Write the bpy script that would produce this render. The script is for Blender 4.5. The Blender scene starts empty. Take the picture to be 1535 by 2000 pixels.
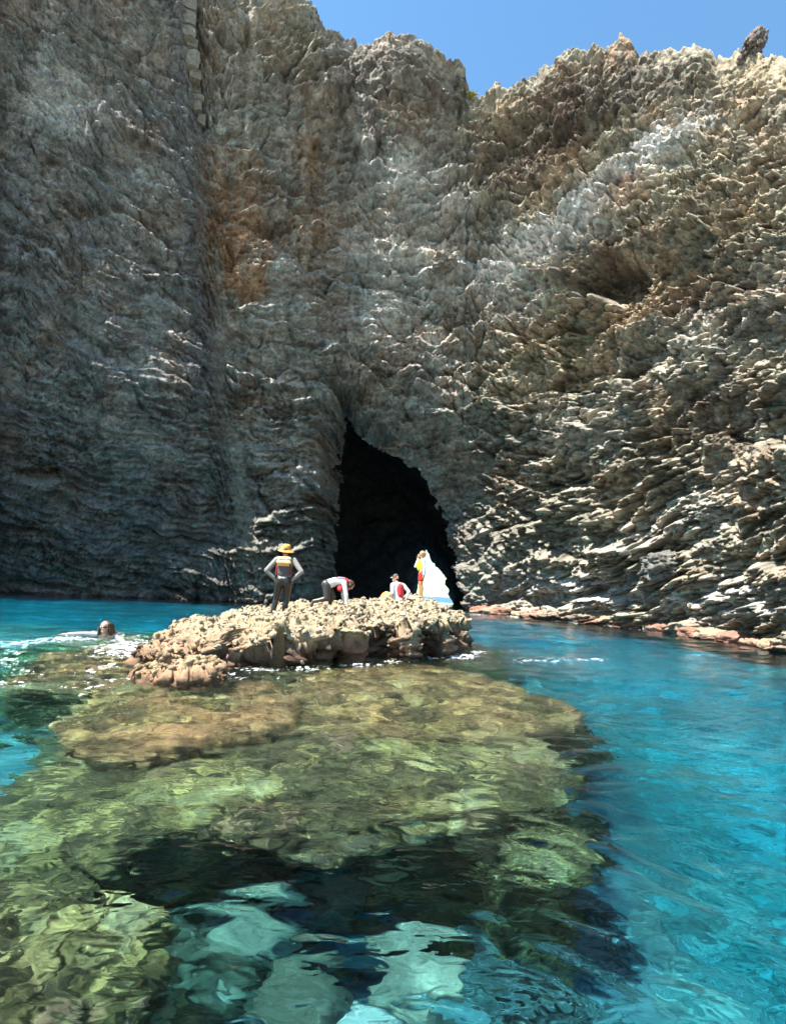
import bpy, bmesh, math, random
import numpy as np
from mathutils import Vector, Matrix, Quaternion
from mathutils.bvhtree import BVHTree

SC = bpy.context.scene
COL = SC.collection
F32 = np.float32
R = math.radians

# ------------------------------------------------------------------ camera
FPX, CX, CY = 1050.0, 767.5, 1000.0
CAM_H = 1.35
PITCH, ROLL = 8.74, 2.5
cam = bpy.data.cameras.new('camera')
cam_o = bpy.data.objects.new('camera', cam)
COL.objects.link(cam_o)
SC.camera = cam_o
cam.sensor_fit = 'VERTICAL'
cam.sensor_height = 36.0
cam.lens = 36.0 * FPX / 2000.0
cam.clip_start, cam.clip_end = 0.05, 30000.0
CAM_R = Matrix.Rotation(R(90 + PITCH), 3, 'X') @ Matrix.Rotation(R(ROLL), 3, 'Z')
cam_o.matrix_world = Matrix.Translation((0, 0, CAM_H)) @ CAM_R.to_4x4()

# ------------------------------------------------------------------ world, sun, exposure
SUN = Vector((-0.40, -0.20, 0.89)).normalized()
world = bpy.data.worlds.new('World')
SC.world = world
world.use_nodes = True
wn = world.node_tree
sky = wn.nodes.new('ShaderNodeTexSky')
sky.sky_type = 'NISHITA'
sky.sun_disc = False
sky.sun_elevation = math.asin(SUN.z)
sky.sun_rotation = math.atan2(SUN.x, SUN.y)
sky.air_density, sky.dust_density, sky.ozone_density = 1.35, 0.0, 4.2
tint = wn.nodes.new('ShaderNodeVectorMath'); tint.operation = 'MULTIPLY'; tint.inputs[1].default_value = (.76, .98, 1.0)
wn.links.new(sky.outputs[0], tint.inputs[0]); wn.links.new(tint.outputs[0], wn.nodes['Background'].inputs[0])
wn.nodes['Background'].inputs[1].default_value = 0.075
sun_d = bpy.data.lights.new('sun', 'SUN')
sun_o = bpy.data.objects.new('sun', sun_d)
COL.objects.link(sun_o)
sun_d.energy, sun_d.angle, sun_d.color = 5.0, R(0.5), (1.0, 0.95, 0.86)
sun_o.rotation_euler = SUN.to_track_quat('Z', 'Y').to_euler()
sun_o.location = (-40, 20, 120)
SC.view_settings.view_transform = 'Standard'
SC.view_settings.look = 'None'
SC.view_settings.exposure = 1.8
SC.view_settings.gamma = 1.0
SC.view_settings.use_curve_mapping = False
SC.render.engine = 'CYCLES'
SC.cycles.use_denoising = True
SC.cycles.max_bounces = 10
SC.cycles.transmission_bounces = 8
SC.cycles.blur_glossy = 0.3
SC.cycles.sample_clamp_indirect = 0.0

# ------------------------------------------------------------------ helpers
RM = np.array(CAM_R)

def ray(px, py):
    c = np.stack(np.broadcast_arrays((np.asarray(px, float) - CX) / FPX, (CY - np.asarray(py, float)) / FPX, -1.0), -1)
    return c @ RM.T

def at(px, py, Y):
    """point at forward distance Y seen in direction (px, py)"""
    d = ray(px, py)
    k = np.asarray(Y, float) / d[..., 1]
    return d * k[..., None] + np.array([0, 0, CAM_H])

def on_plane(px, py, z=0.0):
    d = ray(px, py)
    k = (z - CAM_H) / d[..., 2]
    return d * k[..., None] + np.array([0, 0, CAM_H])

def refr(px, py, depth):
    """where a line of sight bent at flat water reaches the given depth"""
    d = ray(px, py)
    d = d / np.linalg.norm(d, axis=-1, keepdims=True)
    p = on_plane(px, py)
    h = np.linalg.norm(d[..., :2], axis=-1)
    s = h / 1.333
    t = s / np.sqrt(1 - s * s)
    q = d[..., :2] / h[..., None]
    out = p.copy()
    out[..., :2] += q * (t * depth)[..., None] if np.ndim(t) else q * (t * depth)
    out[..., 2] = -np.asarray(depth, float)
    return out

def project(P):
    q = (P - np.array([0, 0, CAM_H])) @ RM
    w = -q[..., 2]
    w = np.where(np.abs(w) < 1e-3, 1e-3, w)
    return CX + FPX * q[..., 0] / w, CY - FPX * q[..., 1] / w

_rs = np.random.RandomState(7)
PERM = np.concatenate([_rs.permutation(256)] * 2).astype(np.int32)
_a = _rs.uniform(0, 2 * np.pi, 256)
G2 = np.stack([np.cos(_a), np.sin(_a)], -1).astype(F32) * 1.5
_g = _rs.normal(size=(256, 3)); G3 = (_g / np.linalg.norm(_g, axis=1, keepdims=True)).astype(F32) * 1.6

def fade(t):
    return t * t * t * (t * (t * 6 - 15) + 10)

def n2(x, y, seed=0):
    x = np.asarray(x, F32) + F32(seed * 17.31); y = np.asarray(y, F32) + F32(seed * 9.17)
    xf, yf = np.floor(x), np.floor(y)
    xi, yi = xf.astype(np.int32) & 255, yf.astype(np.int32) & 255
    u, v = x - xf, y - yf
    fu, fv = fade(u), fade(v)
    a, b = PERM[xi], PERM[(xi + 1) & 255]
    y1 = (yi + 1) & 255
    def g(h, dx, dy):
        G = G2[PERM[h]]
        return G[..., 0] * dx + G[..., 1] * dy
    n00, n10 = g(a + yi, u, v), g(b + yi, u - 1, v)
    n01, n11 = g(a + y1, u, v - 1), g(b + y1, u - 1, v - 1)
    return (n00 * (1 - fu) + n10 * fu) * (1 - fv) + (n01 * (1 - fu) + n11 * fu) * fv

def n3(P, seed=0):
    P = np.asarray(P, F32) + F32(seed * 13.7)
    f = np.floor(P); i = f.astype(np.int32) & 255; d = P - f; w = fade(d)
    out = 0
    for cx in (0, 1):
        for cy in (0, 1):
            for cz in (0, 1):
                h = PERM[PERM[PERM[(i[..., 0] + cx) & 255] + ((i[..., 1] + cy) & 255)] + ((i[..., 2] + cz) & 255)]
                G = G3[h]
                dot = G[..., 0] * (d[..., 0] - cx) + G[..., 1] * (d[..., 1] - cy) + G[..., 2] * (d[..., 2] - cz)
                ww = (w[..., 0] if cx else 1 - w[..., 0]) * (w[..., 1] if cy else 1 - w[..., 1]) * (w[..., 2] if cz else 1 - w[..., 2])
                out = out + dot * ww
    return out

def fbm2(x, y, o=4, seed=0, gain=0.5):
    s, a = 0, 1.0
    for k in range(o):
        s = s + a * n2(x * 2.03 ** k, y * 2.03 ** k, seed + k); a *= gain
    return s

def fbm3(P, o=4, seed=0, gain=0.5):
    s, a = 0, 1.0
    for k in range(o):
        s = s + a * n3(P * 2.03 ** k, seed + k); a *= gain
    return s

def worley(x, y, seed=0):
    x = np.asarray(x, F32); y = np.asarray(y, F32)
    xi, yi = np.floor(x).astype(np.int32), np.floor(y).astype(np.int32)
    b1 = np.full(x.shape, 9, F32); b2 = np.full(x.shape, 9, F32); bid = np.zeros(x.shape, np.int32); bx = np.zeros(x.shape, F32); by = np.zeros(x.shape, F32)
    RX = (PERM[:256] / 255.0).astype(F32); RY = (PERM[PERM[:256]] / 255.0).astype(F32)
    for i in (-1, 0, 1):
        for j in (-1, 0, 1):
            h = PERM[PERM[(xi + i + seed * 37) & 255] + ((yi + j + seed * 11) & 255)]
            dx = xi + i + RX[h] - x; dy = yi + j + RY[h] - y
            d = dx * dx + dy * dy
            c = d < b1
            b2 = np.where(c, b1, np.minimum(b2, d)); b1 = np.where(c, d, b1)
            bid = np.where(c, h, bid); bx = np.where(c, dx, bx); by = np.where(c, dy, by)
    return np.sqrt(b1), np.sqrt(b2), bid, bx, by

def blocks(x, y, seed=0):
    """angular broken faces: every cell is a tilted facet set at its own depth, with open joints"""
    d1, d2, h, bx, by = worley(x, y, seed)
    r0 = PERM[(h + 31) & 255] / 255.0; r1 = PERM[(h + 77) & 255] / 255.0 - .5; r2 = PERM[(h + 143) & 255] / 255.0
    joint = 1 - ss(0, .16, d2 - d1)
    return (r0 + r1 * bx * 1.6 + (r2 + .25) * by * 1.3 - .5 - .75 * joint * r2).astype(F32)

def ss(a, b, x):
    t = np.clip((x - a) / (b - a), 0, 1)
    return t * t * (3 - 2 * t)

def mix(a, b, t):
    return a * (1 - t) + b * t

def tag(o, label=None, cat=None, group=None, kind=None):
    if label: o['label'] = label
    if cat: o['category'] = cat
    if group: o['group'] = group
    if kind: o['kind'] = kind
    return o

def mesh_np(name, V, Fq, mat=None, parent=None, smooth=True, col=None, link=True):
    V = np.ascontiguousarray(V, dtype=F32).reshape(-1, 3)
    Fq = np.ascontiguousarray(Fq, dtype=np.int32)
    k = Fq.shape[1]
    me = bpy.data.meshes.new(name)
    me.vertices.add(len(V)); me.vertices.foreach_set('co', V.ravel())
    me.loops.add(Fq.size); me.loops.foreach_set('vertex_index', Fq.ravel())
    me.polygons.add(len(Fq))
    me.polygons.foreach_set('loop_start', np.arange(0, Fq.size, k, dtype=np.int32))
    me.update(calc_edges=True)
    if smooth: me.shade_smooth()
    if col is not None:
        a = me.color_attributes.new('rock', 'FLOAT_COLOR', 'POINT')
        c = np.ones((len(V), 4), F32); c[:, :3] = np.clip(col, 0, 1).reshape(-1, 3)
        a.data.foreach_set('color', c.ravel())
    if mat: me.materials.append(mat)
    o = bpy.data.objects.new(name, me)
    if link: COL.objects.link(o)
    if parent: o.parent = parent
    return o

def grid_faces(nr, nc, wrap=False):
    idx = np.arange(nr * nc, dtype=np.int32).reshape(nr, nc)
    if wrap:
        idx = np.concatenate([idx, idx[:, :1]], 1)
    return np.stack([idx[:-1, :-1], idx[:-1, 1:], idx[1:, 1:], idx[1:, :-1]], -1)

def sd_poly(x, y, poly):
    """signed distance to polygon, negative inside"""
    p = np.asarray(poly, F32); n = len(p)
    d = np.full(x.shape, 1e12, F32); s = np.ones(x.shape, F32)
    for i in range(n):
        a, b = p[i], p[i - 1]
        ex, ey = b[0] - a[0], b[1] - a[1]
        wx, wy = x - a[0], y - a[1]
        t = np.clip((wx * ex + wy * ey) / (ex * ex + ey * ey), 0, 1)
        bx, by = wx - ex * t, wy - ey * t
        d = np.minimum(d, bx * bx + by * by)
        c1, c2, c3 = y >= a[1], y < b[1], ex * wy > ey * wx
        flip = (c1 & c2 & c3) | (~c1 & ~c2 & ~c3)
        s = np.where(flip, -s, s)
    return s * np.sqrt(d)

def nd(nt, t, **kw):
    n = nt.nodes.new(t)
    for k, v in kw.items(): setattr(n, k, v)
    return n

def rock_material(name, scale=1.0, bump=0.4, rough=0.92, var=0.35, use_attr=True, base=(.2, .18, .15), wet=0.0):
    m = bpy.data.materials.new(name); m.use_nodes = True
    nt = m.node_tree; b = nt.nodes['Principled BSDF']; L = nt.links.new
    tc = nd(nt, 'ShaderNodeTexCoord')
    n1 = nd(nt, 'ShaderNodeTexNoise'); n1.inputs['Scale'].default_value = 1.7 * scale; n1.inputs['Detail'].default_value = 9; n1.inputs['Roughness'].default_value = .68
    n2_ = nd(nt, 'ShaderNodeTexNoise'); n2_.inputs['Scale'].default_value = 9 * scale; n2_.inputs['Detail'].default_value = 6; n2_.inputs['Roughness'].default_value = .7
    L(tc.outputs['Object'], n1.inputs['Vector']); L(tc.outputs['Object'], n2_.inputs['Vector'])
    r = nd(nt, 'ShaderNodeMapRange'); r.inputs['From Min'].default_value = .3; r.inputs['From Max'].default_value = .7
    r.inputs['To Min'].default_value = 1 - var; r.inputs['To Max'].default_value = 1 + var
    L(n1.outputs['Fac'], r.inputs['Value'])
    r2 = nd(nt, 'ShaderNodeMapRange'); r2.inputs['From Min'].default_value = .3; r2.inputs['From Max'].default_value = .7
    r2.inputs['To Min'].default_value = 1 - var * .8; r2.inputs['To Max'].default_value = 1 + var * .8
    L(n2_.outputs['Fac'], r2.inputs['Value'])
    mu = nd(nt, 'ShaderNodeMath', operation='MULTIPLY'); L(r.outputs[0], mu.inputs[0]); L(r2.outputs[0], mu.inputs[1])
    vm = nd(nt, 'ShaderNodeVectorMath', operation='SCALE')
    if use_attr:
        at_ = nd(nt, 'ShaderNodeAttribute', attribute_name='rock'); L(at_.outputs['Color'], vm.inputs[0])
    else:
        vm.inputs[0].default_value = base
    L(mu.outputs[0], vm.inputs['Scale'])
    L(vm.outputs[0], b.inputs['Base Color'])
    b.inputs['Roughness'].default_value = rough
    b.inputs['Specular IOR Level'].default_value = .25 + wet
    bp = nd(nt, 'ShaderNodeBump'); bp.inputs['Strength'].default_value = bump; bp.inputs['Distance'].default_value = .12 / scale
    L(n2_.outputs['Fac'], bp.inputs['Height']); L(bp.outputs[0], b.inputs['Normal'])
    return m

def plain(name, col, rough=.7, bump=0.0, scale=60., var=.12, spec=.3):
    m = bpy.data.materials.new(name); m.use_nodes = True
    nt = m.node_tree; b = nt.nodes['Principled BSDF']; L = nt.links.new
    tc = nd(nt, 'ShaderNodeTexCoord'); n = nd(nt, 'ShaderNodeTexNoise'); n.inputs['Scale'].default_value = scale; n.inputs['Detail'].default_value = 3
    L(tc.outputs['Object'], n.inputs['Vector'])
    r = nd(nt, 'ShaderNodeMapRange'); r.inputs['To Min'].default_value = 1 - var; r.inputs['To Max'].default_value = 1 + var
    L(n.outputs['Fac'], r.inputs['Value'])
    vm = nd(nt, 'ShaderNodeVectorMath', operation='SCALE'); vm.inputs[0].default_value = col
    L(r.outputs[0], vm.inputs['Scale']); L(vm.outputs[0], b.inputs['Base Color'])
    b.inputs['Roughness'].default_value = rough; b.inputs['Specular IOR Level'].default_value = spec
    if bump:
        bp = nd(nt, 'ShaderNodeBump'); bp.inputs['Strength'].default_value = bump; bp.inputs['Distance'].default_value = .01
        L(n.outputs['Fac'], bp.inputs['Height']); L(bp.outputs[0], b.inputs['Normal'])
    return m

# ------------------------------------------------------------------ cliff
# plan of the cliff foot and of its crest, as (direction in the view, forward distance)
FOOT = [(-420, 34), (-200, 44), (0, 49), (200, 52), (400, 52), (560, 51), (650, 54), (760, 56.5), (860, 55.5), (905, 54), (960, 51.5), (1000, 49),
        (1100, 42.5), (1200, 36), (1350, 27.5), (1535, 19.4), (1620, 17), (1760, 14.3), (2000, 11.2), (2600, 7.6), (3600, 5)]
CREST = [(-420, -1900, 31), (-250, -1400, 37), (-120, -750, 41), (-40, -300, 43), (0, -200, 44), (300, -140, 48), (500, -60, 52), (580, -12, 56), (590, 0, 56.5), (605, 10, 57), (632, 60, 58.5), (660, 72, 60),  # unseen leftmost columns raised very high to cast shade on the left wall
         (690, 85, 62), (705, 98, 62), (718, 100, 61), (735, 92, 58), (770, 82, 56.5), (800, 85, 56), (830, 92, 56), (850, 110, 56.5),
         (870, 125, 57), (890, 130, 57.5), (905, 140, 59), (912, 165, 61), (930, 180, 64), (945, 183, 66), (975, 178, 68), (1000, 172, 70),
         (1020, 160, 65), (1050, 150, 63.5), (1060, 145, 63), (1075, 130, 62), (1110, 105, 60), (1150, 100, 58), (1168, 86, 57), (1195, 95, 56),
         (1215, 86, 55.5), (1232, 88, 55), (1242, 112, 54.5), (1265, 108, 54), (1285, 105, 53), (1310, 102, 52), (1345, 90, 50.5), (1375, 92, 49),
         (1392, 115, 48.5), (1400, 124, 48), (1420, 112, 47), (1440, 105, 46), (1510, 106, 43), (1535, 110, 42), (1620, 105, 39), (1760, 60, 34), (2000, -250, 30), (2600, -900, 26), (3600, -1100, 24)]
MOUTH = [(645, 1250), (650, 1141), (653, 1041), (660, 975), (663, 942), (656, 919), (662, 886), (668, 858), (667, 838), (676, 812), (690, 824), (706, 850), (723, 868), (757, 884), (793, 900),
         (820, 917), (836, 942), (845, 968), (868, 1002), (881, 1041), (891, 1100), (906, 1160), (914, 1190), (920, 1250)]
MOUTH0 = MOUTH
MOUTH = [(767 + (x - 767) * 1.145, 1161 + (y - 1161) * 1.145 if y < 1161 else y + 40) for x, y in MOUTH0]   # the curled rim lies deeper than the wall

sa = np.concatenate([np.arange(-420, -20, 8.0), np.arange(-20, 1560, 1.75), np.arange(1560, 1761, 5.0), np.arange(1770, 3600, 15.0)])
NCOL = len(sa)
f = np.array(FOOT, float); c = np.array(CREST, float)
fy = np.interp(sa, f[:, 0], f[:, 1])
k = np.ones(71) / 71.0
fy = np.convolve(np.pad(fy, 35, mode='edge'), k, mode='valid')
foot = at(sa, np.full(NCOL, 1168.) + (sa - 870) * .044 + 20, fy)
cpy = np.interp(sa, c[:, 0], c[:, 1]); cd = np.interp(sa, c[:, 0], c[:, 2])
cd = np.where(sa > 930, fy + .52 * (cd - fy), cd)
cd = np.convolve(np.pad(cd, 24, mode='edge'), np.ones(49) / 49, mode='valid')
crest = at(sa, cpy, cd)
NR = 640
tt = np.linspace(0, 1, 400)
lean = np.interp(sa, [0, 400, 900, 1000, 1200, 1760], [1.0, 1.0, 1.05, 1.1, 1.12, 1.12])
P = np.zeros((NR, NCOL, 3))
Z0 = -1.2
for j in range(NCOL):
    z = Z0 + (crest[j, 2] - Z0) * tt
    h = tt ** lean[j]
    y = foot[j, 1] + (crest[j, 1] - foot[j, 1]) * h
    e = (z - CAM_H) / y
    er = np.linspace(e[0], e[-1], NR)
    tr = np.interp(er, e, tt)
    hr = tr ** lean[j]
    P[:, j, 0] = foot[j, 0] + (crest[j, 0] - foot[j, 0]) * hr
    P[:, j, 1] = foot[j, 1] + (crest[j, 1] - foot[j, 1]) * hr
    P[:, j, 2] = Z0 + (crest[j, 2] - Z0) * tr
dU = np.gradient(P, axis=1); dV = np.gradient(P, axis=0)
N = np.cross(dU, dV); N /= np.linalg.norm(N, axis=-1, keepdims=True)
for ax in (0,):  # smooth the normals along the wall so that folds stay open
    kk = np.ones(61) / 61
    for q in range(3):
        Np = np.pad(N[..., q], ((0, 0), (30, 30)), mode='edge')
        cs = np.cumsum(np.pad(Np, ((0, 0), (1, 0))), axis=1)
        N[..., q] = (cs[:, 61:] - cs[:, :-61]) / 61
N /= np.linalg.norm(N, axis=-1, keepdims=True)
A, B = project(P)
A = A.astype(F32); B = B.astype(F32)
dist = P[..., 1].astype(F32)
upx = dist / FPX                                   # metres per picture unit at that distance

# strata coordinate: beds dip to the right on the left wall, lie flat in the middle, climb to the right on the right wall
gl = mix(.26, .58, 1 - ss(150, 900, B))
gr = mix(.34, .62, 1 - ss(500, 1150, B))
warp = fbm2(A / 260, B / 240, 3, 3) * 22 + 4 * fbm2(A / 40, B / 34, 2, 13)
Q = B + warp - gl * np.minimum(A - 430, 0) + gr * np.maximum(A - 930, 0) - .10 * np.clip(A - 430, 0, 500)
Pa = A + fbm2(A / 170, B / 170, 2, 9) * 16

def beds(period, wl, seed, sharp=1.6):
    w = Q / period + .55 * fbm2(Pa / wl, Q / (period * 2.2), 3, seed)
    fr = 1 - (w - np.floor(w))                      # grows upwards within a bed
    idn = np.floor(w)
    amp = .55 + .8 * n2(idn * .731 + .37, Pa / (wl * .8), seed + 5)
    edge = ss(0, .12, 1 - fr)
    return (fr ** sharp * edge) * np.clip(amp, .05, 1.5)

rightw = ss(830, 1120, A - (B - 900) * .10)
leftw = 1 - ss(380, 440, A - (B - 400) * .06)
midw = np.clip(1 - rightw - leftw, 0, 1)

big = fbm2(A / 240, B / 200, 3, 21)
lump = 1 - np.abs(n2(Pa / 62, Q / 40, 31)) * 2
lump2 = 1 - np.abs(n2(Pa / 30, Q / 21, 33)) * 2
lump3 = 1 - np.abs(n2(Pa / 14, Q / 10, 35)) * 2
lump4 = 1 - np.abs(n2(A / 7.2, B / 5.6, 36)) * 2
fine = fbm2(A / 9, B / 7, 2, 41)
fil = fbm2(Pa / 42, Q / 7, 3, 43)
def px_(l, m_, r): return (l * leftw + m_ * midw + r * rightw)
disp = 24 * big
disp += beds(74, 320, 51) * px_(13, 15, 27)
disp += beds(150, 500, 56) * px_(8, 10, 34)
disp += beds(46, 420, 66) * 20 * leftw
disp += beds(22, 360, 67) * 12 * leftw
disp += beds(31, 220, 61) * (13 * leftw + 16 * midw + 20 * rightw)
disp += beds(13, 130, 71) * (7 * leftw + 8 * midw + 10 * rightw)
rough = .5 + .8 * ss(-.4, .5, fbm2(A / 150, B / 120, 2, 77))
wj = 3 * fbm2(A / 14, B / 12, 2, 88)
cl = 8 * fbm2(A / 40, B / 34, 3, 188)
disp += blocks((Pa + cl) / 96, (Q + cl) / 54, 6) * px_(13, 22, 34)
disp += blocks((Pa + wj) / px_(80, 56, 60), (Q + wj) / px_(21, 25, 32), 1) * px_(9, 16, 24) * rough
disp += blocks((Pa + wj) / px_(36, 27, 26), (Q + wj) / px_(11, 12, 15), 2) * px_(7, 9, 16) * rough
disp += blocks((Pa + .6 * wj) / px_(16, 12, 11), (Q + .6 * wj) / px_(6.5, 7, 8), 3) * px_(4.0, 5, 9)
disp += lump * (2 * leftw + 6 * midw + 7 * rightw) * rough
disp += lump2 * (1.5 * leftw + 4 * midw + 5 * rightw) * rough
disp += lump3 * (1.4 * leftw + 2.4 * midw + 3.6 * rightw)
disp += lump4 * (.8 * leftw + 1.3 * midw + 2.4 * rightw)
disp += fine * (1.3 * leftw + 1.8 * midw + 2.6 * rightw) + fil * (2.6 * leftw + 2.2 * midw + 2.4 * rightw)

# the step where the left wall stands in front of the middle one
lx = np.interp(B, [-300, 0, 400, 800, 1000, 1180], [335, 350, 386, 416, 425, 445]) + 6 * n2(B / 60, B * 0 + 3, 5)
step = 1 - ss(-6, 26, A - lx)
disp += 44 * step * ss(1000, 700, B)
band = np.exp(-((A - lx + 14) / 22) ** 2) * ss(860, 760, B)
# vertical ribs and dykes: (path, half width, height)
def path_x(pts):
    p = np.array(pts, float)
    return np.interp(B, p[:, 1], p[:, 0])
def rib(pts, w, h, blk=11, seed=0):
    global disp
    p = np.array(pts, float)
    x = path_x(pts) + 3 * n2(B / 40, B * 0 + 1.3, seed)
    g = np.exp(-((A - x) / w) ** 4) * ss(p[0, 1] - 12, p[0, 1] + 12, B) * (1 - ss(p[-1, 1] - 12, p[-1, 1] + 12, B))
    disp = disp * (1 - .55 * g) + h * g + g * 5 * np.abs(n2(B / blk, A / 26, seed + 2))
    return g
rib1 = rib([(425, 480), (430, 700), (440, 820), (470, 1000), (480, 1160)], 13, 6, 12, 3)
rib2 = rib([(492, -50), (497, 120), (488, 180), (480, 330)], 8, 16, 15, 4)
rib3 = rib([(615, 180), (605, 230), (597, 320), (593, 600)], 9, 13, 11, 5)
rib4 = rib([(618, 820), (625, 900), (640, 990), (632, 1060), (600, 1165)], 12, 5, 10, 6)
rib5 = rib([(455, 800), (470, 900), (488, 1000), (510, 1165)], 9, 9, 12, 8)

# hollows: (px, py, rx, ry, depth)
for (hx, hy, rx, ry, hd) in [(545, 460, 34, 34, 55), (520, 440, 20, 26, 30), (1205, 540, 58, 46, 130), (1160, 570, 60, 24, 40), (560, 160, 22, 22, 26), (645, 650, 26, 18, 26), (530, 770, 22, 10, 26),
                             (80, 925, 40, 14, 40), (140, 210, 70, 26, 22), (190, 430, 60, 14, 20), (1020, 300, 60, 50, 26), (850, 470, 50, 14, 14), (690, 700, 40, 30, 16),
                             (780, 455, 40, 12, 16), (1230, 860, 60, 34, 30), (1400, 1010, 60, 28, 30), (1100, 1170, 90, 24, 26), (1330, 330, 60, 20, 22), (880, 560, 60, 14, 18), (1490, 260, 40, 40, 30),
                             (700, 560, 50, 12, 14), (300, 770, 70, 14, 14), (1160, 960, 40, 24, 22), (1310, 700, 80, 22, 24)]:
    # undercut shape: deepest at the top of the hollow, running out below
    dx = (A - hx + 8 * fine) / rx; dy = (B - hy + 5 * lump2) / ry
    g = np.exp(-(dx ** 2 + np.where(dy < 0, dy * 1.5, dy) ** 2) ** 1.5)
    disp -= hd * g
# bulges
for (hx, hy, rx, ry, hd) in [(800, 200, 95, 150, 36), (640, 110, 45, 110, 20), (930, 330, 60, 90, 16), (1290, 300, 60, 40, 16), (1200, 330, 40, 24, 16), (860, 530, 40, 24, 24), (980, 520, 34, 20, 16),
                             (1250, 640, 90, 60, 14), (900, 420, 40, 20, 16), (1010, 470, 50, 22, 18), (1120, 830, 50, 40, 22), (1430, 740, 80, 50, 24), (1500, 900, 60, 40, 24), (960, 760, 90, 50, 20), (1260, 470, 60, 16, 14)]:
    disp += hd * np.exp(-(((A - hx) / rx) ** 2 + ((B - hy) / ry) ** 2) ** 1.6)
# wave-cut foot
hz = P[..., 2].astype(F32)
wl = 1.35 * FPX / np.maximum(dist, 8)
fpx = (hz) / upx
disp += 10 * np.exp(-((fpx - 2) / 9) ** 2) * (.4 + n2(A / 45, B * 0, 91)) - 14 * np.exp(-((fpx - 20) / 9) ** 2) * (.6 + .4 * n2(A / 60, B * 0, 92)) * leftw
disp += rightw * (22 * np.exp(-(np.maximum(fpx - 4, 0) / 16) ** 2) * (.75 + .8 * n2(A / 34, B / 90, 93)))
# cave mouth: the wall curls inwards round the opening, widely on the right
dm0 = sd_poly(A, B, MOUTH)
dm = dm0 + 4 * fine + 3 * lump2 + 11 * fbm2(A / 34, B / 30, 4, 197, .6)
ang = np.where(A < 690, 0, 1) * ss(700, 800, A)
wid = mix(15., 80., ang) * ss(1260, 1000, B * 0 + 900)
curl = np.exp(-(np.maximum(dm, 0) / wid) ** 1.35)
notch = np.exp(-(((A - 690 - (B - 780) * .3) / 42) ** 2 + ((B - 770) / 34) ** 2) ** 1.3)   # shallow recess above the mouth
calm = 1 - .5 * curl
disp *= calm
push = 8.0 * curl + 3.2 * notch
# crest relief
edge_t = np.linspace(0, 1, NR)[:, None].astype(F32)
jag = (np.abs(n2(A / 26, A * 0 + 2.2, 95)) * 16 + np.abs(n2(A / 11, A * 0 + 4.2, 96)) * 10 - 12) * ss(.955, 1, edge_t) * ss(560, 600, A)
disp = disp * (1 - .55 * ss(.9, 1, edge_t))
disp = disp * (1 + .15 * rightw)
disp = disp * (1 - .32 * rightw * ss(620, 150, B))
disp_m = disp * upx
toc = -P.copy(); toc[..., 2] = 0; toc /= np.linalg.norm(toc, axis=-1, keepdims=True)
ND = .4 * N + .6 * toc; ND[..., 2] *= .25; ND /= np.linalg.norm(ND, axis=-1, keepdims=True)
D = disp_m[..., None] * ND
P2 = P + D
P2[..., 1] += push * mix(1, .75, ss(850, 980, A))
P2[..., 2] += jag * upx - .25 * disp_m * ss(0, 3, hz) * (1 - ss(.93, 1, edge_t))
CL_A, CL_B = A, B

# colours (albedo)
def ccol(r, g, b): return np.array([r, g, b], F32)
cn = fbm2(A / 120, B / 110, 4, 101); cn2 = fbm2(Pa / 50, Q / 18, 4, 105); cn3 = fbm2(A / 22, B / 18, 3, 109)
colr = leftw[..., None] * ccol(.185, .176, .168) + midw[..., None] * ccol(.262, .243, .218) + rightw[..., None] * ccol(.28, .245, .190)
colr = colr * (1 + .45 * cn2[..., None]) * (1 + .22 * cn3[..., None])
colr = mix(colr, colr * ccol(1.07, .96, .88), (ss(.0, .6, cn))[..., None])
colr = mix(colr, colr * ccol(.90, .96, .96), (ss(.0, .6, -cn))[..., None])
bt = n2(Pa / 340, Q / 8.5, 111) * .6 + n2(Pa / 420, Q / 21, 112) * .7
colr = colr * (1 + (.42 * leftw + .34 * midw + .28 * rightw) * bt)[..., None]
def patch(x, y, rx, ry, rot=0.0, soft=1.0, th=.0, noise=.5):
    rx, ry = rx * 1.3, ry * 1.3
    ca, sn = math.cos(R(rot)), math.sin(R(rot))
    dx, dy = A - x, B - y
    u = (dx * ca + dy * sn) / rx; v = (-dx * sn + dy * ca) / ry
    d = np.sqrt(u * u + v * v) + noise * (cn3 + .8 * cn2)
    return ss(1 + .45 * soft, 1 - .45 * soft, d)[..., None]
white = ccol(.52, .51, .49)
for (x, y, rx, ry, rot, k_) in [(110, 230, 70, 34, 35, .5), (150, 190, 60, 14, 40, .5), (300, 380, 34, 20, 45, .35), (760, 330, 70, 10, 0, .5), (800, 375, 80, 9, -3, .6), (740, 345, 60, 8, 0, .5), (740, 500, 70, 30, 0, .4), (900, 480, 80, 30, -12, .4),
                                (1080, 480, 110, 30, -25, .9), (1170, 400, 60, 26, -38, .9), (1250, 340, 80, 30, -38, .95), (1310, 290, 60, 30, -30, .95), (970, 540, 80, 24, -15, .7), (860, 420, 60, 12, 0, .7), (700, 440, 60, 20, 0, .3), (820, 580, 90, 40, -10, .4), (1010, 600, 70, 30, -12, .4),
                                (560, 860, 60, 8, 8, .6), (530, 905, 40, 10, 40, .5), (600, 930, 30, 20, 40, .4), (340, 890, 60, 14, 14, .35), (230, 830, 60, 12, 18, .3), (60, 935, 50, 6, 4, .35),
                                (1160, 1150, 130, 26, 3, .55), (1450, 1170, 110, 30, 0, .5), (1340, 1010, 90, 40, -20, .25), (1150, 840, 90, 40, -25, .25), (1420, 640, 120, 60, -30, .2), (680, 640, 90, 40, 0, .3)]:
    colr = mix(colr, white * (1 + .3 * cn3[..., None]), k_ * patch(x, y, rx, ry, rot))
streak = n2(A / 9 + .8 * n2(A / 30, B / 60, 121), B / 75, 122) + .5 * n2(A / 4, B / 30, 123)
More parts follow.
